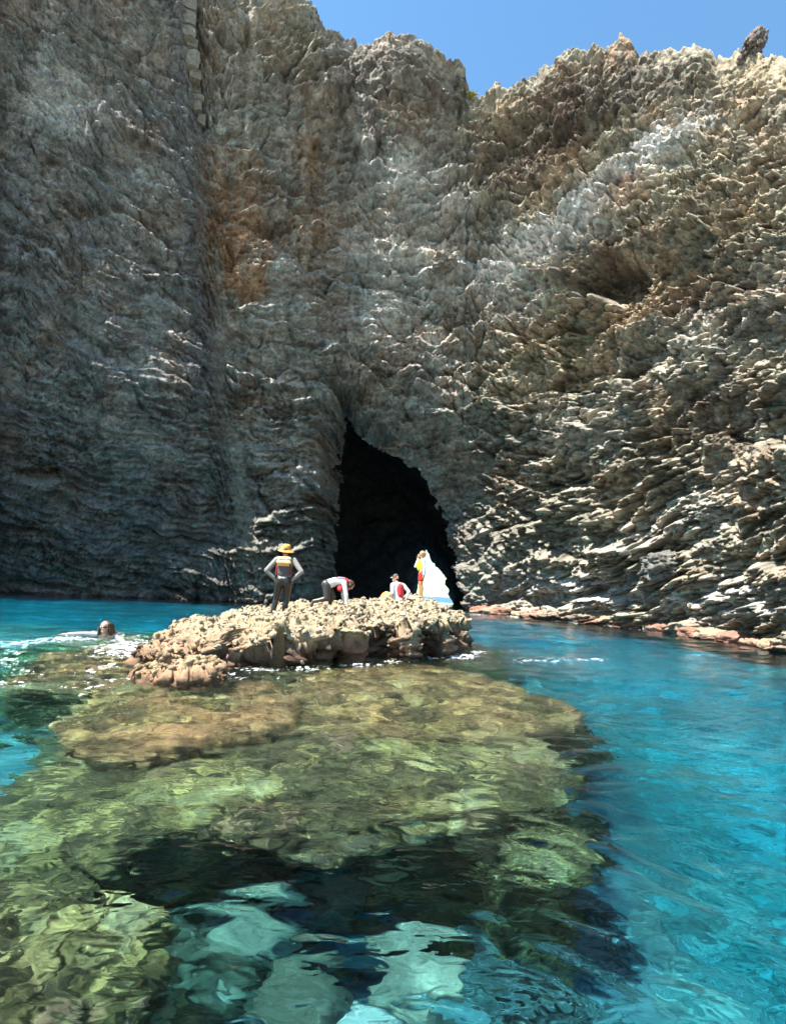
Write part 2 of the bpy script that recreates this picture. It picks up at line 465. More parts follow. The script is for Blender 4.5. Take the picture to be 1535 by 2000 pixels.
orange = ccol(.33, .185, .105)
for (x, y, rx, ry, rot, k_) in [(455, 400, 50, 70, 0, .75), (450, 500, 52, 60, 0, .8), (475, 545, 34, 34, 0, .9), (430, 600, 18, 60, 0, .3), (605, 420, 18, 120, 0, .35), (600, 300, 20, 50, 0, .35), (640, 420, 34, 40, 0, .3), (1225, 380, 44, 24, -40, .75),
                                (1215, 120, 34, 20, -30, .6), (1110, 150, 60, 16, -25, .5), (1080, 190, 40, 20, -20, .45), (1080, 260, 40, 60, -30, .3), (1440, 370, 70, 20, -20, .35), (1290, 500, 26, 40, 20, .5), (870, 650, 120, 24, 4, .3), (1250, 600, 120, 20, -20, .35)]:
    colr = mix(colr, orange * (1 + .35 * cn3[..., None]), k_ * patch(x, y, rx, ry, rot, 1.2) * np.clip(.62 + .75 * streak, .1, 1)[..., None])
crag = ccol(.115, .092, .078)
for (x, y, rx, ry, rot, k_) in [(1070, 240, 90, 60, -30, .8), (1180, 200, 80, 40, -30, .7), (1300, 170, 80, 30, -20, .6), (1000, 330, 60, 40, -30, .6), (790, 200, 80, 70, 0, .45), (1440, 180, 70, 30, -20, .5), (1380, 560, 120, 40, -30, .5), (1180, 540, 60, 40, 0, .6), (1420, 820, 120, 40, -25, .4), (700, 180, 60, 90, 0, .35), (560, 140, 40, 50, 0, .4)]:
    colr = mix(colr, crag * (1 + .35 * cn3[..., None]), k_ * patch(x, y, rx, ry, rot, 1.3))
tan = ccol(.36, .30, .20)
for (x, y, rx, ry, rot, k_) in [(1500, 140, 80, 40, 0, .6), (1290, 350, 70, 20, -35, .5), (1100, 690, 130, 40, -30, .4), (1430, 470, 120, 40, -30, .3), (560, 60, 70, 80, 0, .3), (980, 230, 50, 40, -30, .3)]:
    colr = mix(colr, tan * (1 + .3 * cn3[..., None]), k_ * patch(x, y, rx, ry, rot, 1.3))
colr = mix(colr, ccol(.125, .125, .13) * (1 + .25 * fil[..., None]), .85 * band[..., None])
for g in (rib1, rib5): colr = mix(colr, ccol(.20, .18, .14) * (1 + .3 * cn3[..., None]), .5 * g[..., None])
for g in (rib2, rib3): colr = mix(colr, ccol(.24, .19, .14) * (1 + .3 * cn3[..., None]), .5 * g[..., None])
# old sea staining of the lower walls, left and centre: dark with a green cast
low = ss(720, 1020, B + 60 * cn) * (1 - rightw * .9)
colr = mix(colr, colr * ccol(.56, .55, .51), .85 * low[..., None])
# tide line: dark wet rock then pinkish coralline crust
tide = np.exp(-(np.maximum(fpx - 3, 0) / 9) ** 2)
pink = ccol(.34, .17, .12)
colr = mix(colr, pink * (1 + .4 * cn3[..., None]), (tide * mix(.35, .85, rightw) * ss(-.5, .3, cn2 + .3))[..., None])
colr = mix(colr, colr * .35, (np.exp(-(np.maximum(fpx - 1, 0) / 3.2) ** 2) * .8)[..., None])
grain = n2(A / 3.6, B / 2.8, 125) + .7 * n2(Pa / 9, Q / 4, 126)
colr = colr * (1 + .34 * grain)[..., None]
colr = np.clip(colr, .012, .6)

# rows below the water and the plateau behind the crest
low_rows = []
for zz in (-14, -8, -4, -2):
    q = P2[0].copy(); q[:, 2] = zz; q[:, 1] -= (zz + 1) * -.06; low_rows.append(q)
back_rows = []
out = N[-1].copy(); out[:, 2] = 0; out /= np.linalg.norm(out, axis=-1, keepdims=True)
for i, (b_, dz) in enumerate([(.8, .1), (2, -.3), (4, -.5), (8, -.2), (14, -2), (24, -6), (40, -16)]):
    q = P2[-1].copy(); q -= out * b_; q[:, 2] += dz + .5 * n2(sa / 40 + i, sa * 0 + i * .7, 131)
    back_rows.append(q)
ALL = np.concatenate([np.stack(low_rows), P2, np.stack(back_rows)], 0)
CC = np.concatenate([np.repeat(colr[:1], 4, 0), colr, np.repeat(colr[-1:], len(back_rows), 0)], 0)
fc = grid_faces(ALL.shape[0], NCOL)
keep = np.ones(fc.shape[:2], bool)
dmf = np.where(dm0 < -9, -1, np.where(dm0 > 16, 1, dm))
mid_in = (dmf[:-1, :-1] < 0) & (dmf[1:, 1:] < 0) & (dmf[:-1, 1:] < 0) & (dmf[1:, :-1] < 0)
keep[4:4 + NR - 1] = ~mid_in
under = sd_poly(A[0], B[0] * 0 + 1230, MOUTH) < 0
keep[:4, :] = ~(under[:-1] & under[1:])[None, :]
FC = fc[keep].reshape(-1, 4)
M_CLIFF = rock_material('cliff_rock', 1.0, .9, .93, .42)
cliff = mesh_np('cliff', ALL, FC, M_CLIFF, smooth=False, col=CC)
tag(cliff, kind='structure')
cliff_bvh = BVHTree.FromPolygons([tuple(v) for v in ALL[4:4 + NR:2, ::2].reshape(-1, 3)], grid_faces(ALL[4:4 + NR:2, ::2].shape[0], ALL[:, ::2].shape[1]).reshape(-1, 4).tolist())
def cliff_hit(px, py):
    d = ray(px, py); d = Vector(d).normalized()
    h = cliff_bvh.ray_cast(Vector((0, 0, CAM_H)), d)
    return h[0], h[1]

# ------------------------------------------------------------------ sea cave running through to the open sea
def resample(poly, n):
    p = np.array(poly, float); d = np.r_[0, np.cumsum(np.linalg.norm(np.diff(p, axis=0), axis=1))]
    t = np.linspace(0, d[-1], n)
    return np.stack([np.interp(t, d, p[:, q]) for q in range(p.shape[1])], -1)
NT = 150
EXIT = [(814, 1215), (816, 1172), (820, 1150), (825, 1128), (828, 1104), (830, 1092), (833, 1080), (839, 1083), (841, 1096), (849, 1100), (851, 1112), (859, 1118), (861, 1131), (869, 1140), (870, 1153), (876, 1166), (880, 1180), (884, 1215)]
r0 = resample([(x + (-14 if x < 690 else 12), y - (12 if y < 1150 else 0)) for x, y in MOUTH0], NT)
r1 = resample([(x + (-30 if x < 690 else 22), y - (20 if y < 1150 else 0)) for x, y in MOUTH0], NT)
r2 = resample([(570, 1230), (580, 1000), (615, 850), (690, 775), (790, 830), (865, 950), (900, 1060), (920, 1150), (928, 1230)], NT)
r3 = resample([(560, 1225), (570, 1050), (640, 930), (740, 900), (830, 960), (872, 1040), (894, 1120), (908, 1225)], NT)
r4 = resample([(690, 1220), (700, 1130), (750, 1050), (800, 1020), (835, 1030), (852, 1070), (872, 1110), (896, 1220)], NT)
r5 = resample(EXIT, NT)
rings = [(at(r0[:, 0], r0[:, 1], 64.5), 0), (at(r1[:, 0], r1[:, 1], 66.5), .4), (at(r2[:, 0], r2[:, 1], 72), 1), (at(r3[:, 0], r3[:, 1], 84), 1), (at(r4[:, 0], r4[:, 1], 96), .8), (at(r5[:, 0], r5[:, 1], 112), .7)]
rows, wts = [], []
for a_, b_ in zip(rings[:-1], rings[1:]):
    for t in np.linspace(0, 1, 26, endpoint=False):
        rows.append(mix(a_[0], b_[0], t)); wts.append(mix(a_[1], b_[1], t))
rows.append(rings[-1][0]); wts.append(.7)
T = np.stack(rows); wts = np.array(wts)[:, None]
cen = T.mean(1, keepdims=True)
dirn = T - cen; dirn[..., 1] = 0; dirn /= np.linalg.norm(dirn, axis=-1, keepdims=True)
tn = fbm3(T / 3.2, 4, 140) * 1.3 + (1 - np.abs(n3(T / 1.1, 145)) * 2) * .35
T2 = T + dirn * (tn * wts + .45 * (wts > .5))[..., None]
T2[:, 0, 2] = -8; T2[:, -1, 2] = -8
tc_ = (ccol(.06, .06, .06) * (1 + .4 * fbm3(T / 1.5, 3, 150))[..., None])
tc_ = mix(tc_ * .8, ccol(.12, .13, .15) * (1 + .5 * fbm3(T / 1.2, 3, 151))[..., None], (ss(96, 124, np.arange(len(rows)))[:, None] * np.ones((1, NT)))[..., None])  # paler bluish tint towards the exit paints in daylight entering there
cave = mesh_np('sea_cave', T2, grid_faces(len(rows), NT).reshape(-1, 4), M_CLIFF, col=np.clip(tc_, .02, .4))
tag(cave, kind='structure')

# pale blocks stacked in the dyke that runs down beside the left wall
M_DYKE = rock_material('dyke_rock', 1.2, .5, .9, .3, use_attr=False, base=(.205, .18, .145))
def rough_block(name, size, seed, mat, parent, round_=.25, n=3):
    bm = bmesh.new(); bmesh.ops.create_cube(bm, size=1)
    bmesh.ops.subdivide_edges(bm, edges=bm.edges[:], cuts=n, use_grid_fill=True)
    V = np.array([v.co[:] for v in bm.verts])
    sp = V / np.linalg.norm(V, axis=1, keepdims=True) * .62
    V = mix(V, sp, round_)
    V += .10 * np.stack([n3(V * 2.3 + seed * 3.1 + q * 11, q) for q in range(3)], -1)
    V *= np.array(size)
    for v, p in zip(bm.verts, V): v.co = p
    me = bpy.data.meshes.new(name); bm.to_mesh(me); bm.free(); me.materials.append(mat)
    o = bpy.data.objects.new(name, me); COL.objects.link(o)
    if parent: o.parent = parent
    return o
rnd = random.Random(5)
yy = -6.0
while yy < 235:
    x = np.interp(yy, [-20, 0, 60, 120, 235], [362, 363, 368, 378, 392]) + rnd.uniform(-2, 2)
    hgt = rnd.uniform(20, 38) * (1 if yy < 160 else .7); wd = np.interp(yy, [0, 120, 235], [32, 27, 17])
    hit, nrm = cliff_hit(x, yy + hgt / 2)
    if hit:
        s_ = hit.y / FPX
        o = rough_block('block', (wd * s_ * rnd.uniform(.8, 1.2), 1.7, hgt * s_ * 1.04), yy, M_DYKE, cliff, .18, 5)
        o.location = hit + Vector((rnd.uniform(-.15, .15), rnd.uniform(.0, .25), 0)); o.rotation_euler = (rnd.uniform(-.05, .05), R(-2) + rnd.uniform(-.05, .05), R(24) + rnd.uniform(-.06, .06))
    yy += hgt

# leaning pinnacle on the right skyline
def lumpy(name, size, seed, mat, parent=None, sub=4, amp=.22, freq=1.6, col=None, taper=0.0, facet=.0, chip=.0):
    bm = bmesh.new(); bmesh.ops.create_icosphere(bm, subdivisions=sub, radius=1)
    V = np.array([v.co[:] for v in bm.verts]); Fc = np.array([[v.index for v in f.verts] for f in bm.faces]); bm.free()
    d = V.copy()
    off = seed * 5.37
    k_ = 1 + amp * fbm3(d * freq + off, 4, 160) + amp * .5 * (1 - 2 * np.abs(n3(d * freq * 2.3 + off, 170)))
    if facet:
        q = d.copy(); cub = q / np.max(np.abs(q), axis=1, keepdims=True) * .85
        d = mix(d, cub, facet)
    if chip:
        w1, w2, hid, bx, by = worley(d[:, 0] * 2.6 + d[:, 1] * 1.1 + off, d[:, 2] * 3.4 + d[:, 1] * 1.3, seed)
        k_ = k_ + chip * (PERM[hid] / 255.0 - .5 - .8 * ss(.16, 0, w2 - w1))
    V = d * k_[:, None]
    V[:, :2] *= (1 - taper * V[:, 2:3] * .5)
    V *= np.array(size)
    cc = None
    if col is not None:
        cc = np.array(col)[None] * (1 + .35 * fbm3(V / (np.mean(size) * .4) + off, 3, 180))[:, None]
    return mesh_np(name, V, Fc, mat, parent, True, cc)
M_ROCK = rock_material('loose_rock', 1.4, .5, .92, .35)
pc = at(1473, 86, 34.2)
pin = lumpy('pinnacle', (.62, .55, 1.75), 3, M_ROCK, cliff, 5, .3, 1.9, (.13, .105, .092), .5, .5, .3)
pin.location = pc; pin.rotation_euler = (0, R(28), R(20))

# ------------------------------------------------------------------ water
_w = np.random.RandomState(11)
WAVES = []
for i in range(72):
    lam = .16 * (5.5 / .16) ** (i / 71.0) * _w.uniform(.9, 1.1)
    a_ = _w.normal(R(75), R(42))
    amp = .0054 * lam ** .82 * _w.uniform(.6, 1.3) * (.55 if lam > .8 else (.9 if lam > .4 else 1.35))
    WAVES.append((2 * np.pi / lam, math.cos(a_), math.sin(a_), amp, _w.uniform(0, 6.28), lam))
def wave_z(x, y, cell=None):
    x = np.asarray(x, np.float64); y = np.asarray(y, np.float64)
    wx = x + .25 * n2(x / 2.1, y / 2.1, 210); wy = y + .25 * n2(x / 1.9, y / 1.9, 211)
    mod = .75 + .55 * n2(x / 5.5, y / 5.5, 212)
    z = np.zeros_like(x)
    for k_, cx, cy, am, ph, lam in WAVES:
        g = 1.0 if cell is None else ss(2.2, 4.5, lam / np.maximum(cell, 1e-4))
        z += am * g * np.sin(k_ * (cx * wx + cy * wy) + ph)
    return z * mod * mix(.6, 1, ss(2, 8, np.hypot(x, y)))
ang_a = np.concatenate([np.linspace(-100, -41, 30)[:-1], np.linspace(-41, 41, 540), np.linspace(41, 100, 30)[1:]])
rr = [.55]
while rr[-1] < 6500:
    s_ = .0075 if rr[-1] < 40 else (.012 if rr[-1] < 120 else .06)
    rr.append(rr[-1] * (1 + s_))
rr = np.array(rr)
RR, AA = np.meshgrid(rr, np.radians(ang_a), indexing='ij')
WX, WY = RR * np.sin(AA), RR * np.cos(AA)
cell = np.maximum(np.gradient(rr)[:, None], RR * .0028)
WZ = wave_z(WX, WY, cell)
m = bpy.data.materials.new('sea_water'); m.use_nodes = True
nt = m.node_tree; b = nt.nodes['Principled BSDF']
b.inputs['Base Color'].default_value = (1, 1, 1, 1); b.inputs['Transmission Weight'].default_value = 1
b.inputs['IOR'].default_value = 1.333; b.inputs['Roughness'].default_value = 0.0
tcw = nd(nt, 'ShaderNodeTexCoord'); mpw = nd(nt, 'ShaderNodeMapping'); mpw.inputs['Scale'].default_value = (1.0, 1.5, 1.0)
nw = nd(nt, 'ShaderNodeTexNoise'); nw.inputs['Scale'].default_value = 9.0; nw.inputs['Detail'].default_value = 1.2; nw.inputs['Distortion'].default_value = .6
nt.links.new(tcw.outputs['Object'], mpw.inputs[0]); nt.links.new(mpw.outputs[0], nw.inputs['Vector'])
bw = nd(nt, 'ShaderNodeBump'); bw.inputs['Strength'].default_value = .36; bw.inputs['Distance'].default_value = .02
nt.links.new(nw.outputs['Fac'], bw.inputs['Height']); nt.links.new(bw.outputs[0], b.inputs['Normal'])
va = nd(nt, 'ShaderNodeVolumeAbsorption')
va.inputs['Color'].default_value = (.34, .918, .982, 1); va.inputs['Density'].default_value = .42
nt.links.new(va.outputs[0], nt.nodes['Material Output'].inputs['Volume'])
M_WATER = m
isea = int(np.searchsorted(rr, 122.0))
water = mesh_np('water', np.stack([WX, WY, WZ], -1)[:isea + 1], grid_faces(isea + 1, RR.shape[1]).reshape(-1, 4), M_WATER)
m = bpy.data.materials.new('open_sea_water'); m.use_nodes = True
nt = m.node_tree; b = nt.nodes['Principled BSDF']
b.inputs['Base Color'].default_value = (.012, .075, .15, 1); b.inputs['Roughness'].default_value = .2; b.inputs['IOR'].default_value = 1.333; b.inputs['Specular IOR Level'].default_value = .2
tcs = nd(nt, 'ShaderNodeTexCoord'); ns = nd(nt, 'ShaderNodeTexNoise'); ns.inputs['Scale'].default_value = .35; ns.inputs['Detail'].default_value = 6; ns.inputs['Roughness'].default_value = .6
nt.links.new(tcs.outputs['Object'], ns.inputs['Vector'])
bs = nd(nt, 'ShaderNodeBump'); bs.inputs['Strength'].default_value = 1.0; bs.inputs['Distance'].default_value = 2.2
nt.links.new(ns.outputs['Fac'], bs.inputs['Height']); nt.links.new(bs.outputs[0], b.inputs['Normal'])
sea = mesh_np('open_sea', np.stack([WX, WY, WZ], -1)[isea:], grid_faces(len(rr) - isea, RR.shape[1]).reshape(-1, 4), m)
tag(sea, kind='structure')
tag(water, kind='structure')

# ------------------------------------------------------------------ sea floor
gx = np.concatenate([[-6000, -400, -90], np.concatenate([np.linspace(-46, -3.1, 90), np.linspace(-3, 5, 260), np.linspace(5.1, 30, 120)]), [70, 400, 6000]])
gy = np.concatenate([[-200, -20], np.concatenate([np.linspace(-1, 6.4, 240), np.linspace(6.5, 62, 200)]), [75, 120, 400, 6500]])
SX, SY = np.meshgrid(gx, gy)
# right of this line the bottom drops away; in front of the reef it is a shallow pale floor
edge_x = np.interp(SY, [-1, 1.5, 3, 5, 8, 12, 16, 22], [1.6, 1.6, 1.9, 2.4, 2.9, 3.2, 3.4, 3.0])
right_drop = ss(-.5, 2.6, SX - edge_x)
left_drop = ss(0, 3.5, -4.6 - SX) * ss(4, 8, SY)
back_drop = ss(18, 26, SY)
pcx, pcy = refr(735, 1990, 1.8)[:2]
pale = np.exp(-(((SX - pcx) / .80) ** 2 + ((SY - pcy + .15) / .55) ** 2) ** 1.8)
dep = 2.9 - 1.1 * pale + 3.4 * right_drop + 4.5 * back_drop * (1 - right_drop * .4)
dep = np.clip(dep, 0, 7.5)
near = (np.abs(SX) < 50) & (SY < 64)
dep = dep + np.where(near, .28 * fbm2(SX / 1.9, SY / 1.9, 4, 221) + .22 * (1 - 2 * np.abs(n2(SX / 1.1, SY / 1.1, 226))), 0)
M_FLOOR = rock_material('sea_floor_rock', .8, .3, .95, .3)
fcn = fbm2(SX / 2.6, SY / 2.6, 4, 231)
fcol = ccol(.50, .50, .44) * (1 + .30 * fcn[..., None])
fcol = mix(fcol, ccol(.20, .21, .17), (ss(.2, .6, fbm2(SX / 3.8 + 7, SY / 3.8, 3, 236)) * .6)[..., None])
dk = (1 - ss(.25, .6, pale + .25 * fcn)) * (1 - ss(-.5, .4, SX - edge_x + .3 * fcn)) * ss(-5.2, -4.0, SX) * (1 - ss(13, 16, SY))  # mask of the blue-grey tint that paints in the reef hollow's shade
_c1, _c2, _ch, _, _ = worley(SX / .22 + .4 * fcn, SY / .2 + .4 * fcn, 9)
fcol = fcol * mix(.55, 1.15, PERM[_ch] / 255.0)[..., None] * mix(.6, 1, ss(0, .2, _c2 - _c1))[..., None]
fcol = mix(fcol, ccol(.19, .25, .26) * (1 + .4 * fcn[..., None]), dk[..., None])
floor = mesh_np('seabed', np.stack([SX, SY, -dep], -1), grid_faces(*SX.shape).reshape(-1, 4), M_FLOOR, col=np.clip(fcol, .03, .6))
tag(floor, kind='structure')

# ------------------------------------------------------------------ rounded slabs of rock: island and reef
def slab(name, center, lip, interior, mat, colf, ntheta=700, nrho=150, nwall=60, zbot=-2.5, under=lambda th, s: 0 * s, noise=(.10, .05), parent=None, idw=3.0, seed=0, zig=0.0, wallpow=1.0, wallamp=1.0):
    """star-shaped block: lip = closed outline of 3-D points seen from center, interior = more heights"""
    cx, cy = center
    lip = np.array(lip, float); a_ = np.arctan2(lip[:, 0] - cx, lip[:, 1] - cy)
    o_ = np.argsort(a_); lip = lip[o_]; a_ = a_[o_]
    r_ = np.hypot(lip[:, 0] - cx, lip[:, 1] - cy)
    th = np.linspace(-np.pi, np.pi, ntheta, endpoint=False)
    aa = np.r_[a_ - 2 * np.pi, a_, a_ + 2 * np.pi]
    rad = np.interp(th, aa, np.r_[r_, r_, r_]); zl = np.interp(th, aa, np.r_[lip[:, 2]] * 1 if False else np.r_[lip[:, 2], lip[:, 2], lip[:, 2]])
    kk = np.ones(7) / 7
    rad = np.convolve(np.pad(rad, 3, mode='wrap'), kk, 'valid'); zl = np.convolve(np.pad(zl, 3, mode='wrap'), kk, 'valid')
    rad = rad * (1 + .035 * fbm2(np.cos(th) * 5 + 9, np.sin(th) * 5, 4, 300 + seed))
    rho = np.linspace(.0, 1, nrho) ** .75
    X = cx + rho[:, None] * rad[None] * np.sin(th); Y = cy + rho[:, None] * rad[None] * np.cos(th)
    pts = np.vstack([lip, np.array(interior, float).reshape(-1, 3)])
    num = np.zeros_like(X); den = np.zeros_like(X)
    for p in pts:
        w_ = 1 / ((X - p[0]) ** 2 + (Y - p[1]) ** 2 + .04) ** (idw / 2)
        num += w_ * p[2]; den += w_
    Z = num / den
    Z = mix(Z, zl[None] * np.ones_like(Z), ss(.82, 1, rho)[:, None])
    Z -= .16 * (ss(.93, 1.0, rho)[:, None]) ** 2
    s_ = np.linspace(0, 1, nwall + 1)[1:, None]
    zt = Z[-1][None]
    Zw = zt + (zbot - zt) * s_ ** wallpow
    off = under(th[None] * np.ones_like(s_), np.broadcast_to(zt - Zw, (nwall, ntheta)))
    Xw = cx + (rad[None] + off) * np.sin(th); Yw = cy + (rad[None] + off) * np.cos(th)
    V = np.stack([np.r_[X, Xw], np.r_[Y, Yw], np.r_[Z, Zw]], -1)
    dU = np.roll(V, -1, 1) - np.roll(V, 1, 1); dV = np.gradient(V, axis=0)
    Nn = np.cross(dV, dU); ln = np.linalg.norm(Nn, axis=-1, keepdims=True); Nn = np.where(ln > 1e-9, Nn / np.maximum(ln, 1e-9), [0, 0, 1])
    if Nn[nrho // 2, :, 2].mean() < 0: Nn = -Nn
    a1 = fbm3(V / .9, 3, 310 + seed); a2 = 1 - 2 * np.abs(n3(V / .34, 320 + seed)); a3 = 1 - 2 * np.abs(n3(V / .15, 325 + seed)); a4 = n3(V / .07, 328 + seed)
    w1_, w2_, hid_, bx_, by_ = worley((V[..., 0] + .35 * V[..., 1]) / .30 + .3 * a2, (V[..., 2] * 1.3 + .5 * V[..., 1]) / .26 + .3 * a3, seed)
    a2 = .55 * a2 + .9 * (PERM[hid_] / 255.0 - .5 - ss(.14, 0, w2_ - w1_))
    dd = noise[0] * a1 + noise[1] * (a2 + .7 * a3 + .45 * a4)
    if zig: dd += zig * np.maximum(n3(V * np.array([1, 1, 1.6]) / .6, 340 + seed), 0)
    wgt = np.ones((V.shape[0], 1)); wgt[nrho - 12:nrho] = np.linspace(1, wallamp, 12)[:, None]; wgt[nrho:] = wallamp
    V2 = V + Nn * (dd * wgt)[..., None]
    cc = colf(V2, a1, a2, a3, Nn)
    nr_, nc_ = V.shape[:2]
    Fq = grid_faces(nr_, nc_, True).reshape(-1, 4)
    o = mesh_np(name, V2, Fq[:, ::-1], mat, parent, True, np.clip(cc, .01, .7))
    if Fq is not None:
        me = o.data
    return o, V2, Nn, Fq

M_ISLE = rock_material('island_rock', 3.0, .5, .9, .35)
def L3(l): return [tuple(at(a, b_, d_)) for a, b_, d_ in l]
ISL_C = (-1.3, 13.6)
isle_lip = L3([(258, 1288, 9.9), (300, 1291, 9.5), (350, 1285, 9.4), (400, 1283, 9.3), (438, 1268, 9.4), (462, 1250, 9.8), (490, 1226, 10.7), (525, 1224, 10.9), (552, 1240, 10.3), (590, 1248, 10.0), (625, 1240, 10.3), (650, 1226, 11.0), (668, 1226, 11.1), (690, 1238, 10.8),
               (712, 1222, 11.9), (740, 1216, 12.0), (765, 1219, 11.6), (830, 1212, 12.2), (870, 1212, 13.0), (886, 1206, 15.0), (884, 1203, 17.5), (864, 1204, 19.8),
               (830, 1188, 20.6), (780, 1184, 20.6), (700, 1179, 19.3), (620, 1190, 17.6), (520, 1197, 16.4), (430, 1209, 15.4), (370, 1226, 13.8), (310, 1252, 11.9), (270, 1274, 10.6)])
isle_in = L3([(545, 1216, 12.3), (640, 1190, 14.2), (765, 1176, 17.0), (822, 1174, 18.8), (855, 1198, 18.0), (580, 1216, 11.5), (700, 1198, 12.6), (800, 1188, 14.2), (450, 1226, 11.6), (500, 1216, 12.0), (620, 1214, 11.6), (865, 1200, 16.5)])
def isle_under(th, s):
    front = ss(.0, .5, -np.cos(th))                    # facing the camera
    right = ss(.2, .8, np.sin(th))
    left = ss(.25, .8, -np.sin(th)) * (1 - ss(.75, .95, -np.cos(th)))
    cutn = .6 + 1.1 * n2(th * 9, th * 0, 351)
    u = -(.85 * front + .35 * right) * cutn * np.sin(np.clip(s / .75, 0, 1) * np.pi / 2) ** .8
    u = u + left * .9 * s + .55 * np.maximum(s - .8, 0)
    return u
def isle_col(V, a1, a2, a3, Nn):
    z = V[..., 2:3]
    top = ccol(.25, .195, .125) * (1 + .22 * a1[..., None] + .16 * a3[..., None])
    warm = ccol(.25, .14, .08)
    x_ = V[..., 0]
    lw = ss(.62, .1, V[..., 2]) * ss(-.4, .5, a1 + .2)
    c_ = mix(top, warm * (1 + .3 * a2[..., None]), np.clip(lw, 0, 1)[..., None] * .8)
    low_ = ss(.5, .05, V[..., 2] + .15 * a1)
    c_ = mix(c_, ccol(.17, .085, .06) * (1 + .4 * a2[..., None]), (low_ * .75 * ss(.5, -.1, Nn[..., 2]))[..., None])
    fw = ss(.25, -.15, Nn[..., 2]) * ss(1.1, .9, V[..., 2])  # steep and undercut walls: maroon rock, with their shade put into the colour
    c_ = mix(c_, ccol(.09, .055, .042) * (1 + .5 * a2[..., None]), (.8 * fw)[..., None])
    wet = ss(.20, .02, V[..., 2])
    c_ = mix(c_, ccol(.10, .06, .035) * (1 + .4 * a2[..., None]), (wet * .75)[..., None])
    und = ss(-.05, -.3, V[..., 2])
    return mix(c_, ccol(.22, .19, .09) * (1 + .4 * a2[..., None]), und[..., None])
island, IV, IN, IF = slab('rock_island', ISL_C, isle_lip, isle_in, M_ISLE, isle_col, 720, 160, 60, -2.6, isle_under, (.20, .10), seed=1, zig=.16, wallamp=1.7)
tag(island, 'jagged tan rock islet rising from the water with people on top', 'rock')
isle_bvh = BVHTree.FromPolygons([tuple(v) for v in IV[::2, ::2].reshape(-1, 3)], grid_faces(IV[::2, ::2].shape[0], IV[:, ::2].shape[1], True).reshape(-1, 4).tolist())
def ground(x, y):
    h = isle_bvh.ray_cast(Vector((x, y, 6)), Vector((0, 0, -1)))
    return h[0].z if h[0] else 0.0

# knobbly stones cemented to the island top
def stone_mesh(seed, sub=2):
    bm = bmesh.new(); bmesh.ops.create_icosphere(bm, subdivisions=sub, radius=1)
    V = np.array([v.co[:] for v in bm.verts]); Fc = np.array([[v.index for v in f.verts] for f in bm.faces]); bm.free()
    k_ = 1 + .45 * n3(V * 1.3 + seed * 4.1, 360) + .38 * n3(V * 2.7 + seed * 4.1, 361)
    V = V * k_[:, None] * np.array([1, .85 + .1 * (seed % 3), .62 + .08 * (seed % 4)])
    return V, Fc
rs = np.random.RandomState(3)
wts_ = np.zeros(IV.shape[:2])
fa = np.linalg.norm(np.cross(np.roll(IV, -1, 1) - IV, np.gradient(IV, axis=0)), axis=-1)
vis = (IV[..., 2] > .06) & (IV[..., 1] < 19.5)
dens = fbm3(IV / .8, 2, 370)
wts_ = fa * vis * np.clip(.35 + dens + .5 * IN[..., 2], .03, None) * ss(-.35, .35, IN[..., 2] + .25 * dens)
pr = (wts_ / wts_.sum()).ravel()
pick = rs.choice(IV.shape[0] * IV.shape[1], 7200, p=pr)
SM = [stone_mesh(i, 2 if i < 6 else 1) for i in range(14)]
SMESH = []
M_STONE = [rock_material('pale_stone', 4, .4, .9, .25, False, (.35, .31, .23)), rock_material('grey_stone', 4, .4, .9, .25, False, (.22, .195, .155)), rock_material('rusty_stone', 4, .4, .9, .25, False, (.25, .135, .085))]
for i in range(6):
    for j in range(3):
        me = bpy.data.meshes.new('stone'); me.from_pydata(SM[i][0].tolist(), [], SM[i][1].tolist()); me.materials.append(M_STONE[j]); me.shade_flat(); SMESH.append(me)
IVf, INf = IV.reshape(-1, 3), IN.reshape(-1, 3)
Vs, Fs, Cs, off_ = [], [], [], 0
nb = 0
for q, ix in enumerate(pick):
    p, n_ = IVf[ix], INf[ix]
    dcam = np.linalg.norm(p - [0, 0, CAM_H])
    if q < 260:
        r_ = rs.uniform(.045, .095) * (.6 if p[1] > 16 else 1)
        warm = rs.rand() < .35 and p[2] < .6
        o = bpy.data.objects.new('stone', SMESH[(q % 6) * 3 + (2 if warm else (1 if rs.rand() < .25 else 0))]); COL.objects.link(o); o.parent = island
        o.location = p + n_ * r_ * .1; o.scale = (r_, r_ * rs.uniform(.7, 1), r_ * rs.uniform(.7, 1.1))
        o.rotation_euler = (rs.uniform(-.7, .7), rs.uniform(-.7, .7), rs.uniform(0, 6.28))
    else:
        r_ = .018 + .05 * rs.rand() ** 2.2
        V, Fc = SM[6 + q % 8]
        a_ = rs.uniform(0, 6.28, 2); ca, sn = math.cos(a_[0]), math.sin(a_[0]); cb, sb = math.cos(a_[1]), math.sin(a_[1])
        M_ = np.array([[ca, -sn, 0], [sn, ca, 0], [0, 0, 1]]) @ np.array([[1, 0, 0], [0, cb, -sb], [0, sb, cb]])
        Vs.append((V * r_) @ M_.T + p + n_ * r_ * .15); Fs.append(Fc + off_); off_ += len(V)
        base_ = ccol(.31, .255, .175) if p[2] > .35 or rs.rand() < .4 else ccol(.27, .155, .10)
        if p[2] < .25: base_ = base_ * .55
        Cs.append(np.repeat((base_ * rs.uniform(.55, 1.2))[None], len(V), 0))
st = mesh_np('small_stones', np.concatenate(Vs), np.concatenate(Fs), M_ISLE, island, False, np.concatenate(Cs))
tag(st, kind='stuff')

